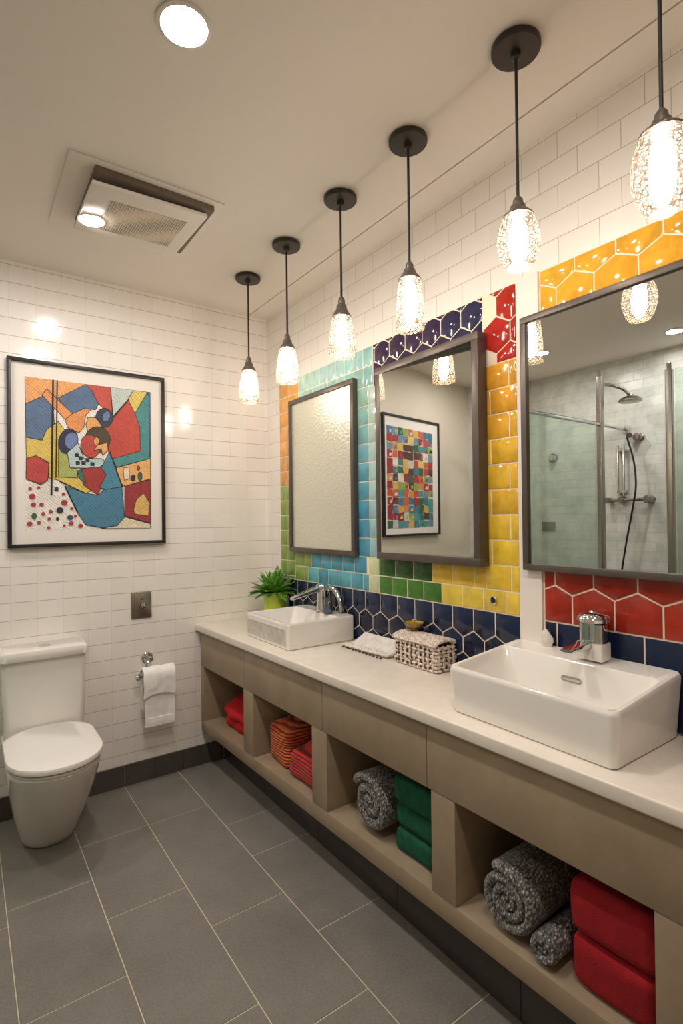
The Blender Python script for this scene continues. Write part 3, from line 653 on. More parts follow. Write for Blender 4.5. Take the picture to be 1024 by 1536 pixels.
f2 = thing('basin_faucet', 'chrome tap with long flat spout on the small sink beside the plant', 'faucet', (1.50, 2.27, .93))
bm = nb(); lathe(bm, [(.036, .9345), (.036, .939), (.030, .944), (.028, 1.03), (.033, 1.04), (.034, 1.062), (.028, 1.072), (.012, 1.076)], 1.50, 2.27, 28); obj('body', bm, M['chrome'], f2)
bm = nb(); loft(bm, [rrect(-.018, .018, -.017, .017, .006, 0, 3), rrect(-.020, .020, -.012, .012, .006, .08, 3), rrect(-.017, .017, -.006, .006, .004, .19, 3)])
for v in bm.verts: v.co = Vector((1.51-v.co.z, 2.27+v.co.x, 1.053+v.co.y-.10*v.co.z-.6*v.co.z**2))
obj('spout', bm, M['chrome'], f2)
bm = nb(); tube(bm, spline([(1.515, 2.262, 1.03), (1.53, 2.235, 1.05), (1.535, 2.19, 1.03), (1.535, 2.16, .985), (1.532, 2.15, .94)], 5), lambda t: .016-.004*t, 12); obj('lever', bm, M['chrome'], f2)
# ------------------------------------------------------------------ framed mirrors
def frame_x(bm, xf, xb, y0, y1, z0, z1, w):
    """rectangular frame standing on the vanity wall, mitred like a picture frame"""
    for a in ((y0, y1, z0, z0+w), (y0, y1, z1-w, z1), (y0, y0+w, z0+w, z1-w), (y1-w, y1, z0+w, z1-w)):
        box(bm, xf, xb, a[0], a[1], a[2], a[3], .0015)
    return bm
def mirror(label, y0, y1, z0, z1, xf, w, glass, tilt=0, group=None):
    t = thing('framed_mirror', label, 'mirror', (XW, (y0+y1)/2, z0))
    obj('frame', frame_x(nb(), xf, XW-.006, y0, y1, z0, z1, w), M['frame_grey'], t)
    bm = nb(); a, b = y0+w-.001, y1-w+.001
    xa, xb = xf+.010, xf+.010
    if tilt: xb = xf+.0015; xa = xb+math.tan(math.radians(tilt))*(b-a)
    loft(bm, [[(xa, a, z0+w-.001), (xb, b, z0+w-.001), (xb, b, z1-w+.001), (xa, a, z1-w+.001)], [(xa+.0015, a, z0+w-.001), (xb+.0015, b, z0+w-.001), (xb+.0015, b, z1-w+.001), (xa+.0015, a, z1-w+.001)]])
    obj('glass', bm, glass, t, 0)
    if not tilt: obj('backing', B(xf+.013, XW-.0062, y0+.006, y1-.006, z0+.006, z1-.006), M['black'], t, 0)
    return t
mirror('tall narrow mirror with frosted textured glass near the corner', 2.036, 2.655, 1.222, 2.085, 1.532, .026, M['frosted'])
mirror('tall mirror reflecting a patchwork picture, between blue and yellow tiles', 1.258, 1.842, 1.224, 2.077, 1.511, .030, M['mirror'], TILT)
mirror('largest mirror, wide and grey framed, reflecting the glass shower', .26, 1.096, 1.225, 2.072, 1.532, .021, M['mirror'])

# ------------------------------------------------------------------ pictures on the back wall
def col_obj(name, polys, mapf, parent, y, depth):
    """flat painted shapes, layered like cut paper"""
    bm = nb(); layer = bm.faces.layers.int.new('k')
    for k, (c, P) in enumerate(polys):
        yy = y-k*depth
        vs = [bm.verts.new((mapf(p)[0], yy, mapf(p)[1])) for p in P]
        try: f = bm.faces.new(vs)
        except ValueError: continue
        f[layer] = k
    for f in bm.faces:
        if f.normal.y > 0: f.normal_flip()
    bm.normal_update()
    r = bmesh.ops.triangulate(bm, faces=bm.faces[:])
    ks = [f[layer] for f in bm.faces]
    o = obj(name, bm, M['ink'], parent, 0)
    ca = o.data.color_attributes.new('glaze', 'FLOAT_COLOR', 'CORNER')
    for p in o.data.polygons:
        c = lin(polys[ks[p.index]][0]); g = .3*c[0]+.6*c[1]+.1*c[2]; c = tuple(q*.82+g*.18 for q in c[:3])+(1,)
        for li in p.loop_indices: ca.data[li].color = c
    o.data.attributes.remove(o.data.attributes['k'])
    return o
def picture(label, x0, x1, z0, z1, w, ax0, ax1, az0, az1, polys):
    t = thing('framed_picture', label, 'picture', ((x0+x1)/2, YB, z0))
    bm = nb()
    for a in ((x0, x1, z0, z0+w), (x0, x1, z1-w, z1), (x0, x0+w, z0+w, z1-w), (x1-w, x1, z0+w, z1-w)): box(bm, a[0], a[1], 2.948, YB-.001, a[2], a[3], .0012)
    obj('frame', bm, M['frame_black'], t)
    obj('mat_board', B(x0+w-.001, x1-w+.001, 2.962, 2.966, z0+w-.001, z1-w+.001), M['mat_board'], t, 0)
    col_obj('print', polys, lambda p: (ax0+p[0]*(ax1-ax0), az0+p[1]*(az1-az0)), t, 2.9615, .00001)
    return t
def outlined(polys):
    out = []
    for c, P in polys:
        out.append((c, P))
        if c == '221E1C' or len(P) == 10: continue
        for (xa, za), (xb, zb) in zip(P, P[1:]+P[:1]):
            l = math.hypot(xb-xa, zb-za)
            if l < 1e-4: continue
            nx, nz = -(zb-za)/l*.0024, (xb-xa)/l*.0024
            out.append(('2C2622', [(xa+nx, za+nz), (xb+nx, zb+nz), (xb-nx, zb-nz), (xa-nx, za-nz)]))
    return [(c, [(min(1, max(0, a)), min(1, max(0, b))) for a, b in P]) for c, P in out]
picture('black-framed abstract painting of a blue vase shape above the toilet', .176, .917, 1.283, 2.197, .017, .2495, .8435, 1.368, 2.111,
        [('EDE6DA', [(0, 0), (1, 0), (1, 1), (0, 1)])]+outlined(ART))
random.seed(11); P2 = [('D8C9A8', [(0, 0), (1, 0), (1, 1), (0, 1)])]
pal = ['B3241F', 'C93A26', '2F7F8A', '3F9A96', 'E0B02C', 'D98A2C', '8FA83C', '4A7AA0', 'E6DCC8', '5C3A34', '2F6A4A', 'A01E2C', 'C8D0CC', 'E3C64A', '6B8FA8', 'D65A2A']
nx, nz = 9, 13
for i in range(nx):
    for j in range(nz):
        j0 = lambda: random.uniform(-.012, .012)
        x, zz = i/nx, j/nz; c = random.choice(pal)
        if i > 5 and random.random() < .3: c = random.choice(['B3241F', 'A01E2C', 'D65A2A'])
        if j < 4 and i < 5 and random.random() < .55: c = random.choice(['2F7F8A', '3F9A96', '4A7AA0', '2F6A4A'])
        cl = lambda v: max(0, min(1, v))
        P2.append((c, [(cl(x+j0()), cl(zz+j0())), (cl(x+1/nx+j0()), cl(zz+j0())), (cl(x+1/nx+j0()), cl(zz+1/nz+j0())), (cl(x+j0()), cl(zz+1/nz+j0()))]))
        if random.random() < .35:
            P2.append((random.choice(pal+['22201E']), [(x+.02, zz+.015), (x+.02+random.uniform(.02, .07), zz+.015), (x+.05, zz+.05), (x+.015, zz+.045)]))
# mirrored picture: hangs on the painted stretch of the back wall
picture('black-framed patchwork painting of small coloured squares, seen in the middle mirror', -.685, .10, 1.26, 2.248, .017, -.59, .05, 1.325, 2.15, P2)

# ------------------------------------------------------------------ pendant lamps
def pendant(label, y, zcap, shade, mat, capr, bulb_r, bulb_h):
    x = 1.21; z0 = shade[0][1]
    t = thing('pendant_lamp', label, 'pendant lamp', (x, y, ZC), 'pendant lamps in a row along the vanity wall')
    obj('canopy', lathe(nb(), [(.058, ZC-.0005), (.064, ZC-.004), (.064, ZC-.016), (.061, ZC-.020), (.014, ZC-.021), (.012, ZC-.034), (.006, ZC-.038)], x, y, 40), M['bronze'], t)
    obj('cord', lathe(nb(), [(.0042, ZC-.03), (.0042, zcap-.005)], x, y, 10), M['cord'], t)
    obj('cap', lathe(nb(), [(r, zz) for r, zz in capr], x, y, 32), M['cap_metal'], t)
    bm = nb(); n = 48
    prof = shade; rings = [ring(x, y, zz, r, n) for r, zz in prof]
    loft(bm, rings, False, False)
    obj('shade', bm, mat, t, 80)
    zb = z0-.012
    obj('bulb', lathe(nb(), [(.010, zb), (bulb_r*.8, zb-.012), (bulb_r, zb-bulb_h*.4), (bulb_r*.95, zb-bulb_h*.75), (bulb_r*.5, zb-bulb_h*.95), (.002, zb-bulb_h)], x, y, 16), M['bulb'], t)
    return t
def egg(z0, z1, rmax, r0, r1, n=16):
    o = []
    for i in range(n+1):
        s = i/n; zz = z0+(z1-z0)*s
        if s < .5: r = r0+(rmax-r0)*math.sin(PI/2*s/.5)
        else: r = r1+(rmax-r1)*math.cos(PI/2*(s-.5)/.5)**.75
        o.append((r*(1+.02*(-1)**i), zz))
    return o
def bell(z0, z1, r0, r1, n=14):
    return [(r0+(r1-r0)*(1-(1-i/n)**2.0), z0+(z1-z0)*i/n) for i in range(n+1)]
def cap(zt, zb, r): h = zt-zb; return [(.007, zt), (.013, zt-.15*h), (.014, zt-.35*h), (.019, zt-.42*h), (.021, zt-.6*h), (r*.8, zt-.78*h), (r, zb+.06*h), (r, zb), (r*.75, zb-.001)]
pendant('egg-shaped fluted glass pendant over the large sink, at the open end of the row', .507, 2.258, egg(2.212, 2.040, .060, .043, .026), M['crackle_big'], cap(2.262, 2.206, .045), .026, .145)
pendant('egg-shaped crackle glass pendant hanging over the white strip between two mirrors', .864, 2.252, egg(2.206, 2.066, .055, .037, .032), M['crackle_big'], cap(2.256, 2.200, .040), .025, .12)
pendant('straight tube-shaped crackle glass pendant before the purple hexagon tiles', 1.286, 2.248, bell(2.196, 2.028, .036, .047), M['crackle'], cap(2.252, 2.190, .038), .024, .14)
pendant('bell-shaped crackle glass pendant before the pale aqua tiles', 1.672, 2.268, bell(2.196, 2.038, .034, .053), M['crackle'], cap(2.270, 2.190, .037), .024, .14)
pendant('bell-shaped seeded glass pendant above the orange corner tiles', 2.096, 2.246, bell(2.186, 2.030, .033, .054), M['crackle_fine'], cap(2.250, 2.180, .036), .024, .14)
pendant('bell-shaped seeded glass pendant in front of the white back wall', 2.495, 2.244, bell(2.178, 2.008, .034, .054), M['crackle_fine'], cap(2.248, 2.172, .037), .024, .14)

# ------------------------------------------------------------------ ceiling lights and vent
def downlight(label, x, y, r=.056):
    t = thing('recessed_light', label, 'ceiling light', (x, y, ZC), 'round recessed ceiling lights')
    obj('trim_ring', lathe(nb(), [(r+.012, ZC-.0005), (r+.012, ZC-.004), (r+.002, ZC-.006), (r, ZC-.003)], x, y, 40, cap1=False), M['plastic_white'], t)
    obj('lamp_disc', lathe(nb(), [(r, ZC-.0012), (r, ZC-.0030)], x, y, 40), M['led'], t)
    return t
downlight('round recessed light alone in the open ceiling', .466, 1.312)
downlight('round recessed light reflected in the big mirror beside its frame', -.54, 2.40, .05)
downlight('round recessed light reflected in the big mirror above the shower posts', -.88, 1.60, .05)
downlight('unseen recessed fill light added behind the viewer to brighten the room', .466, .25)  # added fill lamp out of view, lifts the overall room brightness
t = thing('exhaust_fan', 'square ceiling exhaust fan with tilted perforated cover and small lamp', 'exhaust fan', (.58, 2.22, ZC))
obj('mounting_plate', B(.30, .86, 1.97, 2.485, ZC-.006, ZC-.0005, .002), M['ceiling'], t)
bm = nb(); box(bm, .385, .825, 1.995, 2.40, ZC-.03, ZC-.006, .004)
obj('housing', bm, M['groove'], t)
rot = Matrix.Translation((.590, 2.205, ZC-.045)) @ Matrix.Rotation(math.radians(2.2), 4, 'X') @ Matrix.Rotation(math.radians(-2.0), 4, 'Y')
bm = nb(); box(bm, -.212, .212, -.197, .197, -.009, .006, .004); bmesh.ops.transform(bm, matrix=rot, verts=bm.verts[:])
cov = obj('cover', bm, M['plastic_white'], t)
bm = nb(); box(bm, -.135, .155, -.115, .135, -.0105, -.008); bmesh.ops.transform(bm, matrix=rot, verts=bm.verts[:])
obj('grille', bm, M['grille'], cov, 0)
bm = nb(); lathe(bm, [(.052, -.0085), (.052, -.013), (.047, -.014)], 0, 0, 32); bmesh.ops.transform(bm, matrix=rot @ Matrix.Translation((-.165, .075, 0)), verts=bm.verts[:])
obj('lamp_ring', bm, M['plastic_white'], cov)
bm = nb(); lathe(bm, [(.044, -.0135), (.044, -.0155), (.03, -.017)], 0, 0, 32); bmesh.ops.transform(bm, matrix=rot @ Matrix.Translation((-.165, .075, 0)), verts=bm.verts[:])
obj('lamp_disc', bm, M['led'], cov)

# ------------------------------------------------------------------ toilet
def dring(cx, hw, yf, yb, z, n=40, p=2.12, back=.06):
    """D-shaped ring: round nose towards -Y, square back"""
    back = min(back, hw*.72); pts = []; ym = yf+hw*1.15 if yf+hw*1.15 < yb-back else yb-back
    for i in range(n+1):
        a = PI*i/n; c, s = math.cos(a), math.sin(a)
        pts.append((cx+hw*math.copysign(abs(c)**(2/p), c), ym-(ym-yf)*abs(s)**(2/p), z))
    k = 6
    for i in range(k+1):
        a = PI/2*i/k; pts.append((cx-hw+back*(1-math.cos(a)), yb-back+back*math.sin(a), z))
    for i in range(k+1):
        a = PI/2*i/k; pts.append((cx+hw-back*(1-math.sin(a)), yb-back+back*math.cos(a), z))
    return pts
tl = thing('toilet', 'white ceramic toilet with closed lid against the tiled back wall', 'toilet', (.31, 2.75, 0))
bm = nb(); prof = []
for z, hw, yf in ((.001, .104, 2.622), (.006, .109, 2.612), (.03, .115, 2.598), (.10, .130, 2.545), (.20, .149, 2.462), (.30, .163, 2.382), (.36, .169, 2.338), (.395, .172, 2.316), (.412, .173, 2.308), (.418, .171, 2.312)):
    prof.append(dring(.312, hw, yf, 2.965, z))
loft(bm, prof); obj('bowl', bm, M['ceramic'], tl, 45)
bm = nb(); loft(bm, [dring(.312, h, y, 2.80, z, back=.13) for z, h, y in ((.420, .170, 2.304), (.428, .173, 2.300), (.431, .173, 2.300), (.432, .170, 2.303))]); obj('seat', bm, M['ceramic_mat'], tl, 45)
bm = nb(); loft(bm, [dring(.312, h, y, 2.80, z, back=.13) for z, h, y in ((.436, .172, 2.300), (.440, .178, 2.292), (.452, .179, 2.290), (.460, .176, 2.294), (.4645, .160, 2.315), (.467, .12, 2.37))]); obj('lid', bm, M['ceramic_mat'], tl, 45)
bm = nb(); loft(bm, [rrect(.135+d, .489-d, 2.80+d, 2.972, .028, z) for z, d in ((.419, .014), (.47, .010), (.60, .005), (.772, .002))]); obj('cistern', bm, M['ceramic'], tl, 45)
bm = nb(); loft(bm, [rrect(.130+d, .495-d, 2.785+d, 2.974, .03, z) for z, d in ((.774, .004), (.778, 0), (.806, 0), (.816, .004), (.820, .014))]); ld = obj('cistern_lid', bm, M['ceramic'], tl, 45)
bm = nb(); lathe(bm, [(.024, .8195), (.024, .8235), (.021, .825)], .318, 2.885, 28); box(bm, .3165, .3195, 2.863, 2.907, .824, .8262, .0005)
obj('flush_button', bm, M['chrome'], ld)
# ------------------------------------------------------------------ wall fittings
fp = thing('flush_plate', 'square brushed steel flush sensor plate on the white tiles', 'flush plate', (.79, YB, .878))
obj('plate', B(.737, .843, 2.970, YB, .879, 1.021, .003), M['steel'], fp)
obj('inner_panel', B(.752, .836, 2.967, 2.971, .893, 1.008, .002), M['steel'], fp)
obj('button', lathe(nb(), [(.013, 2.968), (.013, 2.9645), (.0115, 2.9635)], .797, .948, 24, 'Y'), M['chrome'], fp)
obj('button_ring', lathe(nb(), [(.016, 2.9675), (.016, 2.966), (.013, 2.9655)], .797, .948, 24, 'Y'), M['black'], fp)
obj('sensor_window', B(.786, .798, 2.9655, 2.968, .980, .986, .001), M['black'], fp)
th = thing('paper_holder', 'chrome wall holder with round rosette and bar end above the baseboard', 'holder', (.82, YB, .60))
obj('rosette', lathe(nb(), [(.030, YB-.001), (.030, YB-.006), (.026, YB-.010), (.014, YB-.012), (.013, 2.925), (.016, 2.915), (.012, 2.912)], .818, .662, 28, 'Y'), M['chrome'], th)
bm = nb(); tube(bm, spline([(.818, 2.918, .662), (.80, 2.905, .65), (.775, 2.90, .60), (.77, 2.90, .585)], 5), .006, 10); tube(bm, [(.752, 2.90, .582), (.925, 2.90, .582)], .008, 12); obj('bar', bm, M['chrome'], th)
obj('bar_knob', lathe(nb(), [(.010, .765), (.016, .757), (.018, .747), (.014, .739), (.006, .737)], 2.90, .582, 20, 'X'), M['chrome'], th)
def drape(bm, x0, x1, prof, thick, amp=.003, nx=16, seed=0):
    """sheet hung over a bar: prof is a list of (y, z) from front hem over the top to the back hem"""
    pr = spline([(0, a, b) for a, b in prof], 6); G = []
    for side in (0, 1):
        rows = []
        for j, p in enumerate(pr):
            tg = (pr[min(j+1, len(pr)-1)]-pr[max(j-1, 0)]).normalized(); nr = Vector((0, -tg.z, tg.y))
            row = []
            for i in range(nx+1):
                s = i/nx; x = x0+(x1-x0)*s
                w = amp*noise.noise(Vector((x*28+seed, p.z*16, seed)))
                q = p+nr*(thick*(side-.5)+w)
                row.append(bm.verts.new((x+.004*noise.noise(Vector((seed, p.z*20, i*.0))), q.y, q.z)))
            rows.append(row)
        G.append(rows)
    def quad(a, b, c, d): bm.faces.new((a, b, c, d))
    m = len(pr)
    for side in (0, 1):
        for j in range(m-1):
            for i in range(nx): quad(G[side][j][i], G[side][j][i+1], G[side][j+1][i+1], G[side][j+1][i])
    for j in range(m-1):
        for i in (0, nx): quad(G[0][j][i], G[0][j+1][i], G[1][j+1][i], G[1][j][i])
    for j in (0, m-1):
        for i in range(nx): quad(G[0][j][i], G[0][j][i+1], G[1][j][i+1], G[1][j][i])
    return bm
hw = thing('hand_towel', 'small folded white cloth hanging over the chrome wall holder', 'towel', (.85, 2.90, .33))
bm = nb(); drape(bm, .776, .930, [(2.868, .325), (2.866, .40), (2.866, .50), (2.868, .575), (2.878, .600), (2.900, .606), (2.921, .598), (2.930, .57), (2.932, .48), (2.932, .40)], .007, .004, seed=1.3); 
obj('lower_layer', bm, M['white_cloth'], hw, 60)
bm = nb(); drape(bm, .768, .932, [(2.855, .478), (2.853, .53), (2.854, .585), (2.866, .612), (2.895, .626), (2.925, .615), (2.939, .59), (2.942, .55)], .009, .005, seed=4.1)
for v in bm.verts:
    if v.co.z < .52 and v.co.y < 2.88: v.co.z += .018*math.sin((v.co.x-.768)/.164*PI)
obj('folded_top', bm, M['white_cloth'], hw, 60)
bm = nb(); drape(bm, .777, .929, [(2.8625, .323), (2.8615, .345), (2.8622, .368)], .004, .002, seed=2); obj('hem_band', bm, M['white_cloth'], hw, 60)
ws = thing('wall_socket', 'small black round socket with chrome ring in the yellow tiles', 'wall socket', (XW, 1.24, 1.103))
obj('ring', lathe(nb(), [(.015, XW-.0065), (.015, XW-.011), (.012, XW-.0125), (.0105, XW-.010)], 1.24, 1.103, 24, 'X', cap1=False), M['chrome'], ws)
obj('plug', lathe(nb(), [(.0108, XW-.0066), (.0108, XW-.0095)], 1.24, 1.103, 24, 'X'), M['black'], ws)

# ------------------------------------------------------------------ towels on the shelves
def soft_box(x0, x1, y0, y1, z0, z1, r, seed, amp=.006, sag=0, slope=0):
    bm = nb(); box(bm, x0, x1, y0, y1, z0, z1, r, seg=4)
    bmesh.ops.subdivide_edges(bm, edges=[e for e in bm.edges if e.calc_length() > .03], cuts=5, use_grid_fill=True)
    bmesh.ops.triangulate(bm, faces=[f for f in bm.faces if len(f.verts) > 4])
    cz = (z0+z1)/2
    for v in bm.verts:
        c = v.co; k = noise.noise(Vector((c.x*11+seed, c.y*11, c.z*14)))
        n = Vector((c.x-(x0+x1)/2, c.y-(y0+y1)/2, c.z-cz)); n.x /= (x1-x0); n.y /= (y1-y0); n.z /= (z1-z0)
        d = n.normalized()*k*amp
        if c.z > z0+.006: c += d
        if sag and c.z > cz: c.z -= sag*(abs(c.y-(y0+y1)/2)/(y1-y0)*2)**2
        if slope and c.z > cz: c.z += slope*(c.x-x0)
        if c.z < z0: c.z = z0
    return bm
ZS = .2625
def xs(y): return XV+KV*(y-1.7)      # shelf front edge
def towel_stack(name, labels, group, y0, y1, zs, mat, x_in, depth, r, seed):
    for i, (a, b) in enumerate(zip(zs, zs[1:])):
        x = xs((y0+y1)/2)+x_in+random.uniform(-.004, .006)
        bm = soft_box(x, x+depth, y0+random.uniform(0, .008), y1+random.uniform(-.004, .004), a, b-.003, r, seed+i*3.3, .005, slope=.04 if i == len(labels)-1 else 0)
        tag(obj(name, bm, mat, smooth=70, loc=(x+depth/2, (y0+y1)/2, a)), labels[i], 'towel', group)
random.seed(5)
# red bundle in the far bay
x = xs(2.65)+.055
tw = thing('folded_towel', 'crumpled bright red towel in the far shelf bay next to the wall', 'towel', (x+.12, 2.66, ZS))
obj('lower_fold', soft_box(x+.01, x+.25, 2.48, 2.79, ZS, ZS+.075, .03, 3.3, .020), M['red2'], tw, 70)
obj('upper_fold', soft_box(x, x+.25, 2.50, 2.83, ZS+.060, ZS+.125, .030, 8.3, .022, slope=.2), M['red2'], tw, 70)
# orange and red ribbed knits in the second bay
x = xs(2.1)+.055
tag(obj('folded_towel', soft_box(x, x+.26, 2.108, 2.30, ZS, ZS+.165, .035, 2.1, .014, slope=.16), M['ribbed_orange'], smooth=70, loc=(x+.12, 2.2, ZS)), 'orange ribbed towel folded high beside a lower red ribbed one', 'towel')
tag(obj('folded_towel', soft_box(x-.01, x+.26, 1.845, 2.092, ZS, ZS+.112, .032, 7.1, .014, slope=.12), M['ribbed_red'], smooth=70, loc=(x+.12, 2.0, ZS)), 'red ribbed towel folded flat beside the orange ribbed one', 'towel')
def rolled(label, yc, r, x0, x1, turns, seed, group=None):
    """towel rolled into a snail; the coil faces the room"""
    t = thing('rolled_towel', label, 'towel', ((x0+x1)/2, yc, ZS), group)
    zc = ZS+r; th = r/(turns+.35); N = int(turns*40); bm = nb(); rings = []
    for i in range(N+1):
        a = 2*PI*turns*i/N; rc = r-th*.52-th*(a/(2*PI))*.98
        rc = max(rc, th*.12)
        aa = a+seed
        cy, cz = yc+rc*math.cos(aa), zc+rc*math.sin(aa)
        d = Vector((0, math.cos(aa), math.sin(aa))); bul = .010*(1-rc/r)
        w = th*.47; pr = []
        pts = [(x0-.004+bul, 0.45), (x0+.006+bul, 1), (x0+.03, 1), ((x0+x1)/2, 1), (x1-.01, 1), (x1, .5), (x1, -.5), (x1-.01, -1), ((x0+x1)/2, -1), (x0+.03, -1), (x0+.006+bul, -1), (x0-.004+bul, -.45)]
        for px, k in pts:
            wob = .0035*noise.noise(Vector((px*20, aa*2, seed)))
            pr.append((px+.004*noise.noise(Vector((aa*3, seed, px))), cy+d.y*(w*k+wob), max(cz+d.z*(w*k+wob), ZS+.0003)))
        rings.append(pr)
    loft(bm, rings); obj('coil', bm, M['knit'], t, 60)
    return t
rolled('thick grey knit towel roll beside the green towels', 1.512, .112, xs(1.5)+.03, xs(1.5)+.30, 2.6, .6)
towel_stack('folded_towel', ['dark green towel, bottom of the green stack', 'dark green towel, middle of the green stack', 'dark green towel, top of the green stack'], 'green towels stacked in the third shelf bay', 1.178, 1.40, [ZS, ZS+.082, ZS+.165, ZS+.262], M['green'], .05, .25, .022, 2.2)
rolled('large grey knit towel roll resting beside a smaller roll', .925, .098, xs(.9)+.018, xs(.9)+.29, 3.2, 1.1)
rolled('small grey knit towel roll wedged against the red towel stack', .812, .048, xs(.8)+.006, xs(.8)+.25, 1.8, 2.0)
towel_stack('folded_towel', ['deep red towel, lower of the stack in the near bay', 'deep red towel, upper of the stack in the near bay'], 'red towels stacked in the near shelf bay', .54, .752, [ZS, ZS+.125, ZS+.258], M['red'], .028, .27, .028, 9.4)

# ------------------------------------------------------------------ things on the worktop
pl = thing('potted_plant', 'small leafy green plant in a lime green pot in the counter corner', 'plant', (1.475, 2.735, ZT))
bm = nb(); loft(bm, [ring(1.475, 2.735, z, r, 40) for r, z in ((.050, ZT), (.056, ZT+.004), (.063, ZT+.08), (.066, ZT+.168), (.067, ZT+.172), (.061, ZT+.172), (.058, ZT+.15))]); obj('pot', bm, M['lime'], pl)
bm = nb(); lathe(bm, [(.0575, ZT+.150), (.05, ZT+.158)], 1.475, 2.735, 24); obj('soil', bm, M['soil'], pl)
bm = nb(); random.seed(21)
for i in range(95):
    a = i*2.39996+random.uniform(-.2, .2); k = (i+.5)/95; tilt = .10+1.3*k**.8+random.uniform(-.15, .15)
    L = random.uniform(.095, .16)*(1-.1*k); W = random.uniform(.014, .026)
    base = Vector((1.475+.03*k*math.cos(a), 2.735+.03*k*math.sin(a), ZT+.155+random.uniform(0, .02)))
    out = Vector((math.cos(a), math.sin(a), 0)); sd = Vector((-math.sin(a), math.cos(a), 0))
    prev = None; p = base.copy(); n = 7
    for j in range(n+1):
        s = j/n; ang = tilt+.75*s*k
        w = W*(math.sin(PI*min(1, s*.93+.07))**.7)
        dirv = out*math.sin(ang)+Vector((0, 0, math.cos(ang))); nrm = out*math.cos(ang)-Vector((0, 0, math.sin(ang)))
        row = [p-sd*w-nrm*w*.25, p+nrm*w*.15, p+sd*w-nrm*w*.25]
        row = [bm.verts.new((min(q.x, XW-.010), min(q.y, YB-.008), max(q.z, ZT+.004))) for q in row]
        if prev:
            for q in range(2): bm.faces.new((prev[q], prev[q+1], row[q+1], row[q]))
        prev = row; p = p+dirv*(L/n)
ob = obj('foliage', bm, M['leaf'], pl, 60)
md = ob.modifiers.new('leaf thickness', 'SOLIDIFY'); md.thickness = .0008

tu = thing('soap_tumbler', 'small clear glass tumbler of blue soap beside the far tap', 'tumbler', (1.478, 2.19, .934))
bm = nb(); lathe(bm, [(.020, .9345), (.024, .937), (.027, 1.012), (.0255, 1.012), (.0225, .940)], 1.478, 2.19, 28, cap1=False); obj('glass', bm, M['glass_clear'], tu)
bm = nb(); lathe(bm, [(.0205, .9395), (.0222, .972)], 1.478, 2.19, 24); obj('soap', bm, M['blue_liquid'], tu)

mt = thing('bath_mat', 'white pebbled cloth with fringed edge lying between sink and basket', 'cloth', (1.49, 1.85, ZT))
bm = nb(); ny, nx = 24, 12; G = []
for side in (0, 1):
    for i in range(nx+1):
        s = i/nx; row = []
        for j in range(ny+1):
            y = 1.995-.285*j/ny-(.01*s); x = 1.432+.07*s if s < .6 else 1.432+.042+ (s-.6)*.19
            z = ZT+.004 if s < .45 else ZT+.004+.045*((s-.45)/.55)**1.6
            row.append(bm.verts.new((min(x+.024*j/ny*(1-s), 1.5535), y, z+.005*side+.0015*noise.noise(Vector((x*50, y*30, side*0)))*1)))
        G.append(row)
H = [G[:nx+1], G[nx+1:]]
for side in (0, 1):
    for i in range(nx):
        for j in range(ny): bm.faces.new((H[side][i][j], H[side][i+1][j], H[side][i+1][j+1], H[side][i][j+1]))
for i in range(nx):
    for j in (0, ny): bm.faces.new((H[0][i][j], H[0][i+1][j], H[1][i+1][j], H[1][i][j]))
for j in range(ny):
    for i in (0, nx): bm.faces.new((H[0][i][j], H[0][i][j+1], H[1][i][j+1], H[1][i][j]))
obj('cloth', bm, M['pebble_cloth'], mt, 60)
bm = nb()
for j in range(22):
    for k in range(3):
        y = 1.99-.0133*j+random.uniform(-.003, .003); x = 1.431+.001*j+.013*k+random.uniform(-.003, .003)
        r = random.uniform(.0075, .0105)*(1-.12*k)
        q = bmesh.ops.create_icosphere(bm, subdivisions=2, radius=r, matrix=Matrix.Translation((x, y, ZT+.0035+r*.75+(.003 if k else 0))) @ Matrix.Diagonal((1, 1.15, .8, 1)))
obj('pebbled_fringe', bm, M['stone'], mt)
bm = nb()
for j in range(12): box(bm, 1.420, 1.428, 1.985-.0242*j-.006, 1.985-.0242*j+.006, ZT+.0005, ZT+.007, .002)
obj('dark_tassels', bm, M['weave_dark'], mt)

bk = thing('woven_basket', 'cream and brown woven lidded basket beside the large sink', 'basket', (1.505, 1.535, ZT))
bx0, bx1, by0, by1 = 1.45, 1.556, 1.425, 1.655
obj('liner', B(bx0+.009, bx1-.006, by0+.009, by1-.009, ZT+.002, ZT+.088, .006), M['weave_dark'], bk)
bm = nb(); random.seed(3)
for k in range(7):          # woven rows, each strand weaving over and under
    z = ZT+.007+.0138*k; pts = []
    peri = [(bx0, by1), (bx0, by0), (bx1-.004, by0), (bx1-.004, by1), (bx0, by1)]
    idx = 0
    for (xa, ya), (xb, yb) in zip(peri, peri[1:]):
        L = math.hypot(xb-xa, yb-ya); m = max(4, int(L/.009))
        nx_, ny_ = (yb-ya)/L, -(xb-xa)/L
        for i in range(m):
            s = i/m; ph = (idx//2+k) % 2; idx += 1
            o_ = .0035*(1 if ph else -1)
            pts.append((xa+(xb-xa)*s+nx_*o_+.002, ya+(yb-ya)*s+ny_*o_, z+random.uniform(-.0012, .0012)))
    tube(bm, pts+[pts[0]], .0062, 7)
n0 = len(bm.faces)
for r in range(4):
    for i in range(9): bmesh.ops.create_icosphere(bm, subdivisions=2, radius=1, matrix=Matrix.Translation((bx0-.0045, by0+.027+.0252*i-.0126*(i > 7), ZT+.016+.023*r+random.uniform(-.003, .003))) @ Matrix.Diagonal((.0035, .0048, .0075, 1)))
    for i in range(3): bmesh.ops.create_icosphere(bm, subdivisions=2, radius=1, matrix=Matrix.Translation((bx0+.027+.026*i, by0-.0045, ZT+.016+.023*r+random.uniform(-.003, .003))) @ Matrix.Diagonal((.0048, .0035, .0075, 1)))
bm.faces.ensure_lookup_table()
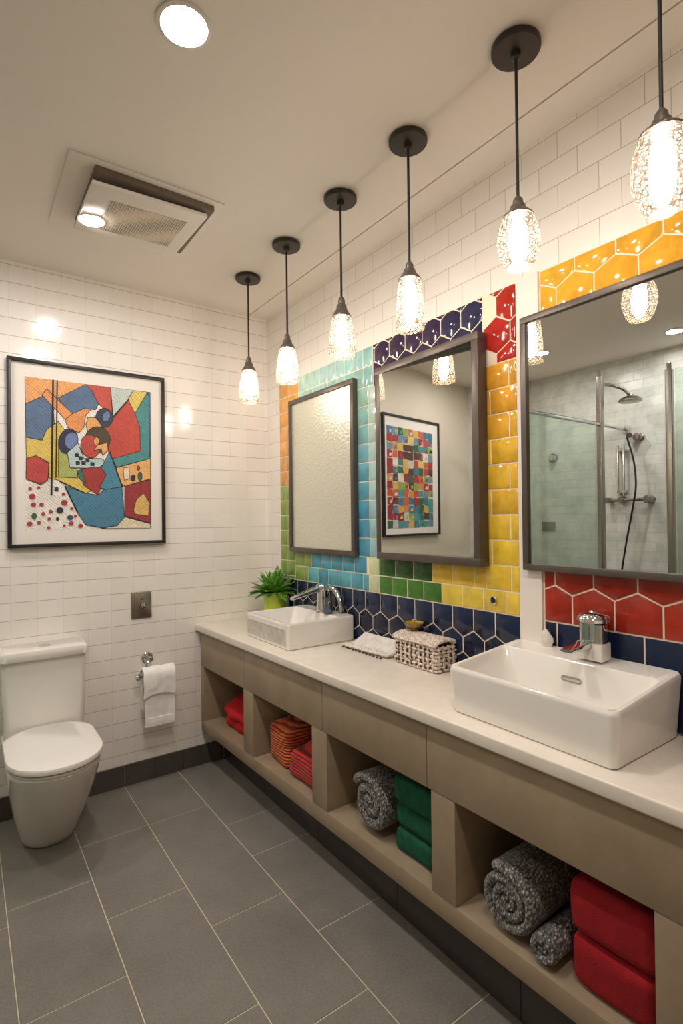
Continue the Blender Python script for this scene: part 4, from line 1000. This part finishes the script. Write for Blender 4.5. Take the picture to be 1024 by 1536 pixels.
for fc in bm.faces[n0:]: fc.material_index = 1
obj('woven_side', bm, [M['weave'], M['weave_dark']], bk, 60)
bm = nb()
for i in range(9):
    y = by0+.014+.0252*i; tube(bm, [(bx0+.0005, y, ZT+.004), (bx0-.002, y, ZT+.05), (bx0+.0005, y, ZT+.1)], .0052, 7)
for i in range(4):
    x = bx0+.014+.026*i; tube(bm, [(x, by0+.0005, ZT+.004), (x, by0-.002, ZT+.05), (x, by0+.0005, ZT+.1)], .0052, 7)
obj('stakes', bm, M['weave'], bk, 60)
bm = nb()
for i in range(19):
    y = by0-.002+.0130*i
    tube(bm, spline([(bx0-.008, y, ZT+.1), (bx0+.004, y, ZT+.112), (bx0+.05, y+.003, ZT+.119), (bx1-.012, y, ZT+.114), (bx1-.004, y, ZT+.104)], 4), lambda t: .0074, 8)
obj('lid', bm, M['weave'], bk, 60)
di = thing('glass_dish', 'small amber glazed dish set on the back of the woven basket', 'bowl', (1.518, 1.615, ZT+.128))
bm = nb(); z0 = ZT+.1275
lathe(bm, [(.014, z0), (.017, z0+.003), (.014, z0+.008), (.026, z0+.014), (.037, z0+.022), (.043, z0+.032), (.0405, z0+.032), (.033, z0+.024), (.02, z0+.017), (.004, z0+.015)], 1.515, 1.612, 36); obj('bowl', bm, M['amber'], di)
st = nb(); bmesh.ops.create_icosphere(st, subdivisions=3, radius=1)
for v in st.verts:
    c = v.co; k = 1+.22*noise.noise(c*1.6+Vector((3, 1, 2)))
    tp = 1-.8*max(0, c.z); v.co = Vector((1.538+c.x*.010*k*tp, 1.012+c.y*.021*k*tp+.008*max(0, c.z), max(.982, .9835+.026+c.z*.036*k)))
tag(obj('pebble', st, M['stone'], loc=(1.538, 1.012, .983)), 'small pale pointed stone on the back edge of the large sink', 'stone')

# ------------------------------------------------------------------ shower, seen in the big mirror
def post(label, x, y, zt):
    t = thing('shower_post', label, 'post', (x, y, 0), 'chrome shower screen posts')
    bm = nb(); loft(bm, [rrect(x-.022, x+.022, y-.022, y+.022, .008, z, 4) for z in (.004, zt-.05)]); obj('tube', bm, M['darksteel'], t)
    obj('foot', B(x-.035, x+.035, y-.035, y+.035, 0, .006, .002), M['chrome'], t)
    obj('top_cap', lathe(nb(), [(.016, zt-.05), (.016, zt-.004), (.012, zt)], x, y, 20), M['chrome'], t)
    return t
sp1 = post('tall square chrome post carrying the shower arm', -.85, 2.112, 2.51)
post('tall square chrome post ending the shower opening', -.85, 1.627, 2.45)
tag(obj('glass_screen', B(-.812, .055, 2.107, 2.117, .001, 2.084, .001), M['glass_panel'], smooth=0, loc=(-.39, 2.112, 0)), 'green tinted glass screen under the chrome bar in the shower', 'glass screen')
tag(obj('glass_screen', B(-.855, -.845, 1.08, 1.588, .001, 2.40, .001), M['glass_panel'], smooth=0, loc=(-.85, 1.35, 0)), 'green tinted glass screen beside the far shower post with no bar', 'glass screen')
hb = thing('header_bar', 'chrome bar along the top of the glass screen running to the shower wall', 'bar', (-.6, 2.112, 2.1))
bm = nb(); tube(bm, [(.055, 2.112, 2.10), (-.826, 2.112, 2.10)], .015, 14); tube(bm, [(-.875, 2.112, 2.098), (-1.215, 2.112, 2.095)], .013, 14); obj('rail', bm, M['chrome'], hb)
obj('wall_bracket', lathe(nb(), [(.034, XL+.001), (.034, XL+.012), (.022, XL+.03), (.018, XL+.04)], 2.112, 2.095, 24, 'X'), M['chrome'], hb)
bm = nb(); tube(bm, spline([(-.872, 2.10, 2.405), (-.95, 2.07, 2.40), (-1.02, 2.02, 2.37), (-1.05, 1.99, 2.325)], 6), .012, 12); arm = obj('shower_arm', bm, M['darksteel'], sp1)
obj('shower_head', lathe(nb(), [(.016, 2.335), (.022, 2.318), (.06, 2.305), (.082, 2.285), (.082, 2.275), (.074, 2.272)], -1.05, 1.985, 32), M['steel'], arm)
hs = thing('hand_shower', 'slim black shower hose hanging in an arc on the marble wall', 'hand shower', (-1.2, 2.1, 1.6))
obj('hose', tube(nb(), spline([(-1.17, 2.07, 2.045), (-1.15, 2.06, 2.014), (-1.15, 2.015, 1.838), (-1.15, 2.0, 1.65), (-1.15, 2.025, 1.476), (-1.15, 2.081, 1.189), (-1.16, 2.125, .95), (-1.2, 2.15, .80), (XL+.012, 2.16, .74)], 6), .007, 10), M['black'], hs)
obj('handset', tube(nb(), spline([(-1.215, 2.07, 2.04), (-1.17, 2.065, 2.045), (-1.12, 2.03, 2.03)], 5), lambda t: .012+.01*t, 12), M['steel'], hs)
vb = thing('shower_valve', 'chrome bar valve with two handles low on the marble wall', 'shower valve', (XL, 2.08, 1.53))
bm = nb(); tube(bm, [(-1.19, 2.235, 1.531), (-1.19, 1.93, 1.531)], .014, 14); obj('body', bm, M['steel'], vb)
for y, r in ((1.925, .032), (2.13, .024), (2.235, .024)): obj('handle', lathe(nb(), [(r*.9, XL+.001), (r*.5, XL+.02), (r, XL+.035), (r, XL+.08), (r*.8, XL+.088)], y, 1.531, 24, 'X'), M['darksteel'], vb)
sb = thing('slide_rail', 'slim pair of vertical shower rails on the marble wall', 'rail', (XL, 2.14, 1.55))
for y in (2.115, 2.16): obj('rail', tube(nb(), [(-1.20, y, 1.565), (-1.20, y, 1.97)], .009, 10), M['chrome'], sb)
for z in (1.60, 1.93): obj('bracket', B(XL, -1.192, 2.105, 2.17, z-.012, z+.012, .003), M['chrome'], sb)
kn = thing('shower_control', 'round chrome diverter knob on the marble wall near the hose', 'knob', (XL, 2.0, 2.02))
obj('plate', lathe(nb(), [(.030, XL+.001), (.030, XL+.01), (.018, XL+.02)], 2.0, 2.02, 24, 'X'), M['steel'], kn)
obj('knob', lathe(nb(), [(.016, XL+.015), (.028, XL+.03), (.030, XL+.07), (.024, XL+.078)], 2.0, 2.02, 24, 'X'), M['steel'], kn)
kn = thing('shower_control', 'dark double knob on the marble wall behind the green glass', 'knob', (XL, 2.735, 1.93))
obj('plate', lathe(nb(), [(.042, XL+.001), (.042, XL+.012), (.03, XL+.016)], 2.755, 1.93, 24, 'X'), M['bronze'], kn)
obj('knob', lathe(nb(), [(.016, XL+.010), (.026, XL+.03), (.026, XL+.07), (.02, XL+.076)], 2.735, 1.93, 24, 'X'), M['chrome'], kn)
tag(obj('wall_plate', B(XL, XL+.012, 2.745, 2.875, 1.275, 1.36, .003), M['steel'], loc=(XL, 2.81, 1.28)), 'square dark grey plate on the marble wall behind the green glass', 'wall plate')

# ------------------------------------------------------------------ camera and colour
cam = bpy.data.cameras.new('camera'); co = bpy.data.objects.new('camera', cam); COL.objects.link(co); sc.camera = co
yaw, pit, rol, f = math.radians(35.62229), math.radians(.477235), math.radians(-.663073), 794.499
F = Vector((math.sin(yaw)*math.cos(pit), math.cos(yaw)*math.cos(pit), math.sin(pit)))
R0 = Vector((math.cos(yaw), -math.sin(yaw), 0)); U0 = R0.cross(F)
Rv = R0*math.cos(rol)+U0*math.sin(rol); Uv = -R0*math.sin(rol)+U0*math.cos(rol)
mw = Matrix((Rv, Uv, -F)).transposed().to_4x4(); mw.translation = (0, 0, 1.4); co.matrix_world = mw
cam.sensor_fit = 'HORIZONTAL'; cam.sensor_width = 36; cam.lens = 36*f/1024; cam.shift_y = 5.06/1024; cam.clip_start = .02
w = bpy.data.worlds.new('world'); sc.world = w; w.use_nodes = True
w.node_tree.nodes['Background'].inputs[0].default_value = (.9, .85, .78, 1); w.node_tree.nodes['Background'].inputs[1].default_value = .0
sc.view_settings.view_transform = 'Standard'; sc.view_settings.look = 'None'; sc.view_settings.gamma = 1
sc.view_settings.use_curve_mapping = False; sc.view_settings.exposure = EXPO
sc.cycles.max_bounces = 14; sc.cycles.diffuse_bounces = 6; sc.cycles.glossy_bounces = 6; sc.cycles.transparent_max_bounces = 16; sc.cycles.transmission_bounces = 8
sc.cycles.caustics_reflective = False; sc.cycles.caustics_refractive = False; sc.cycles.sample_clamp_indirect = 6
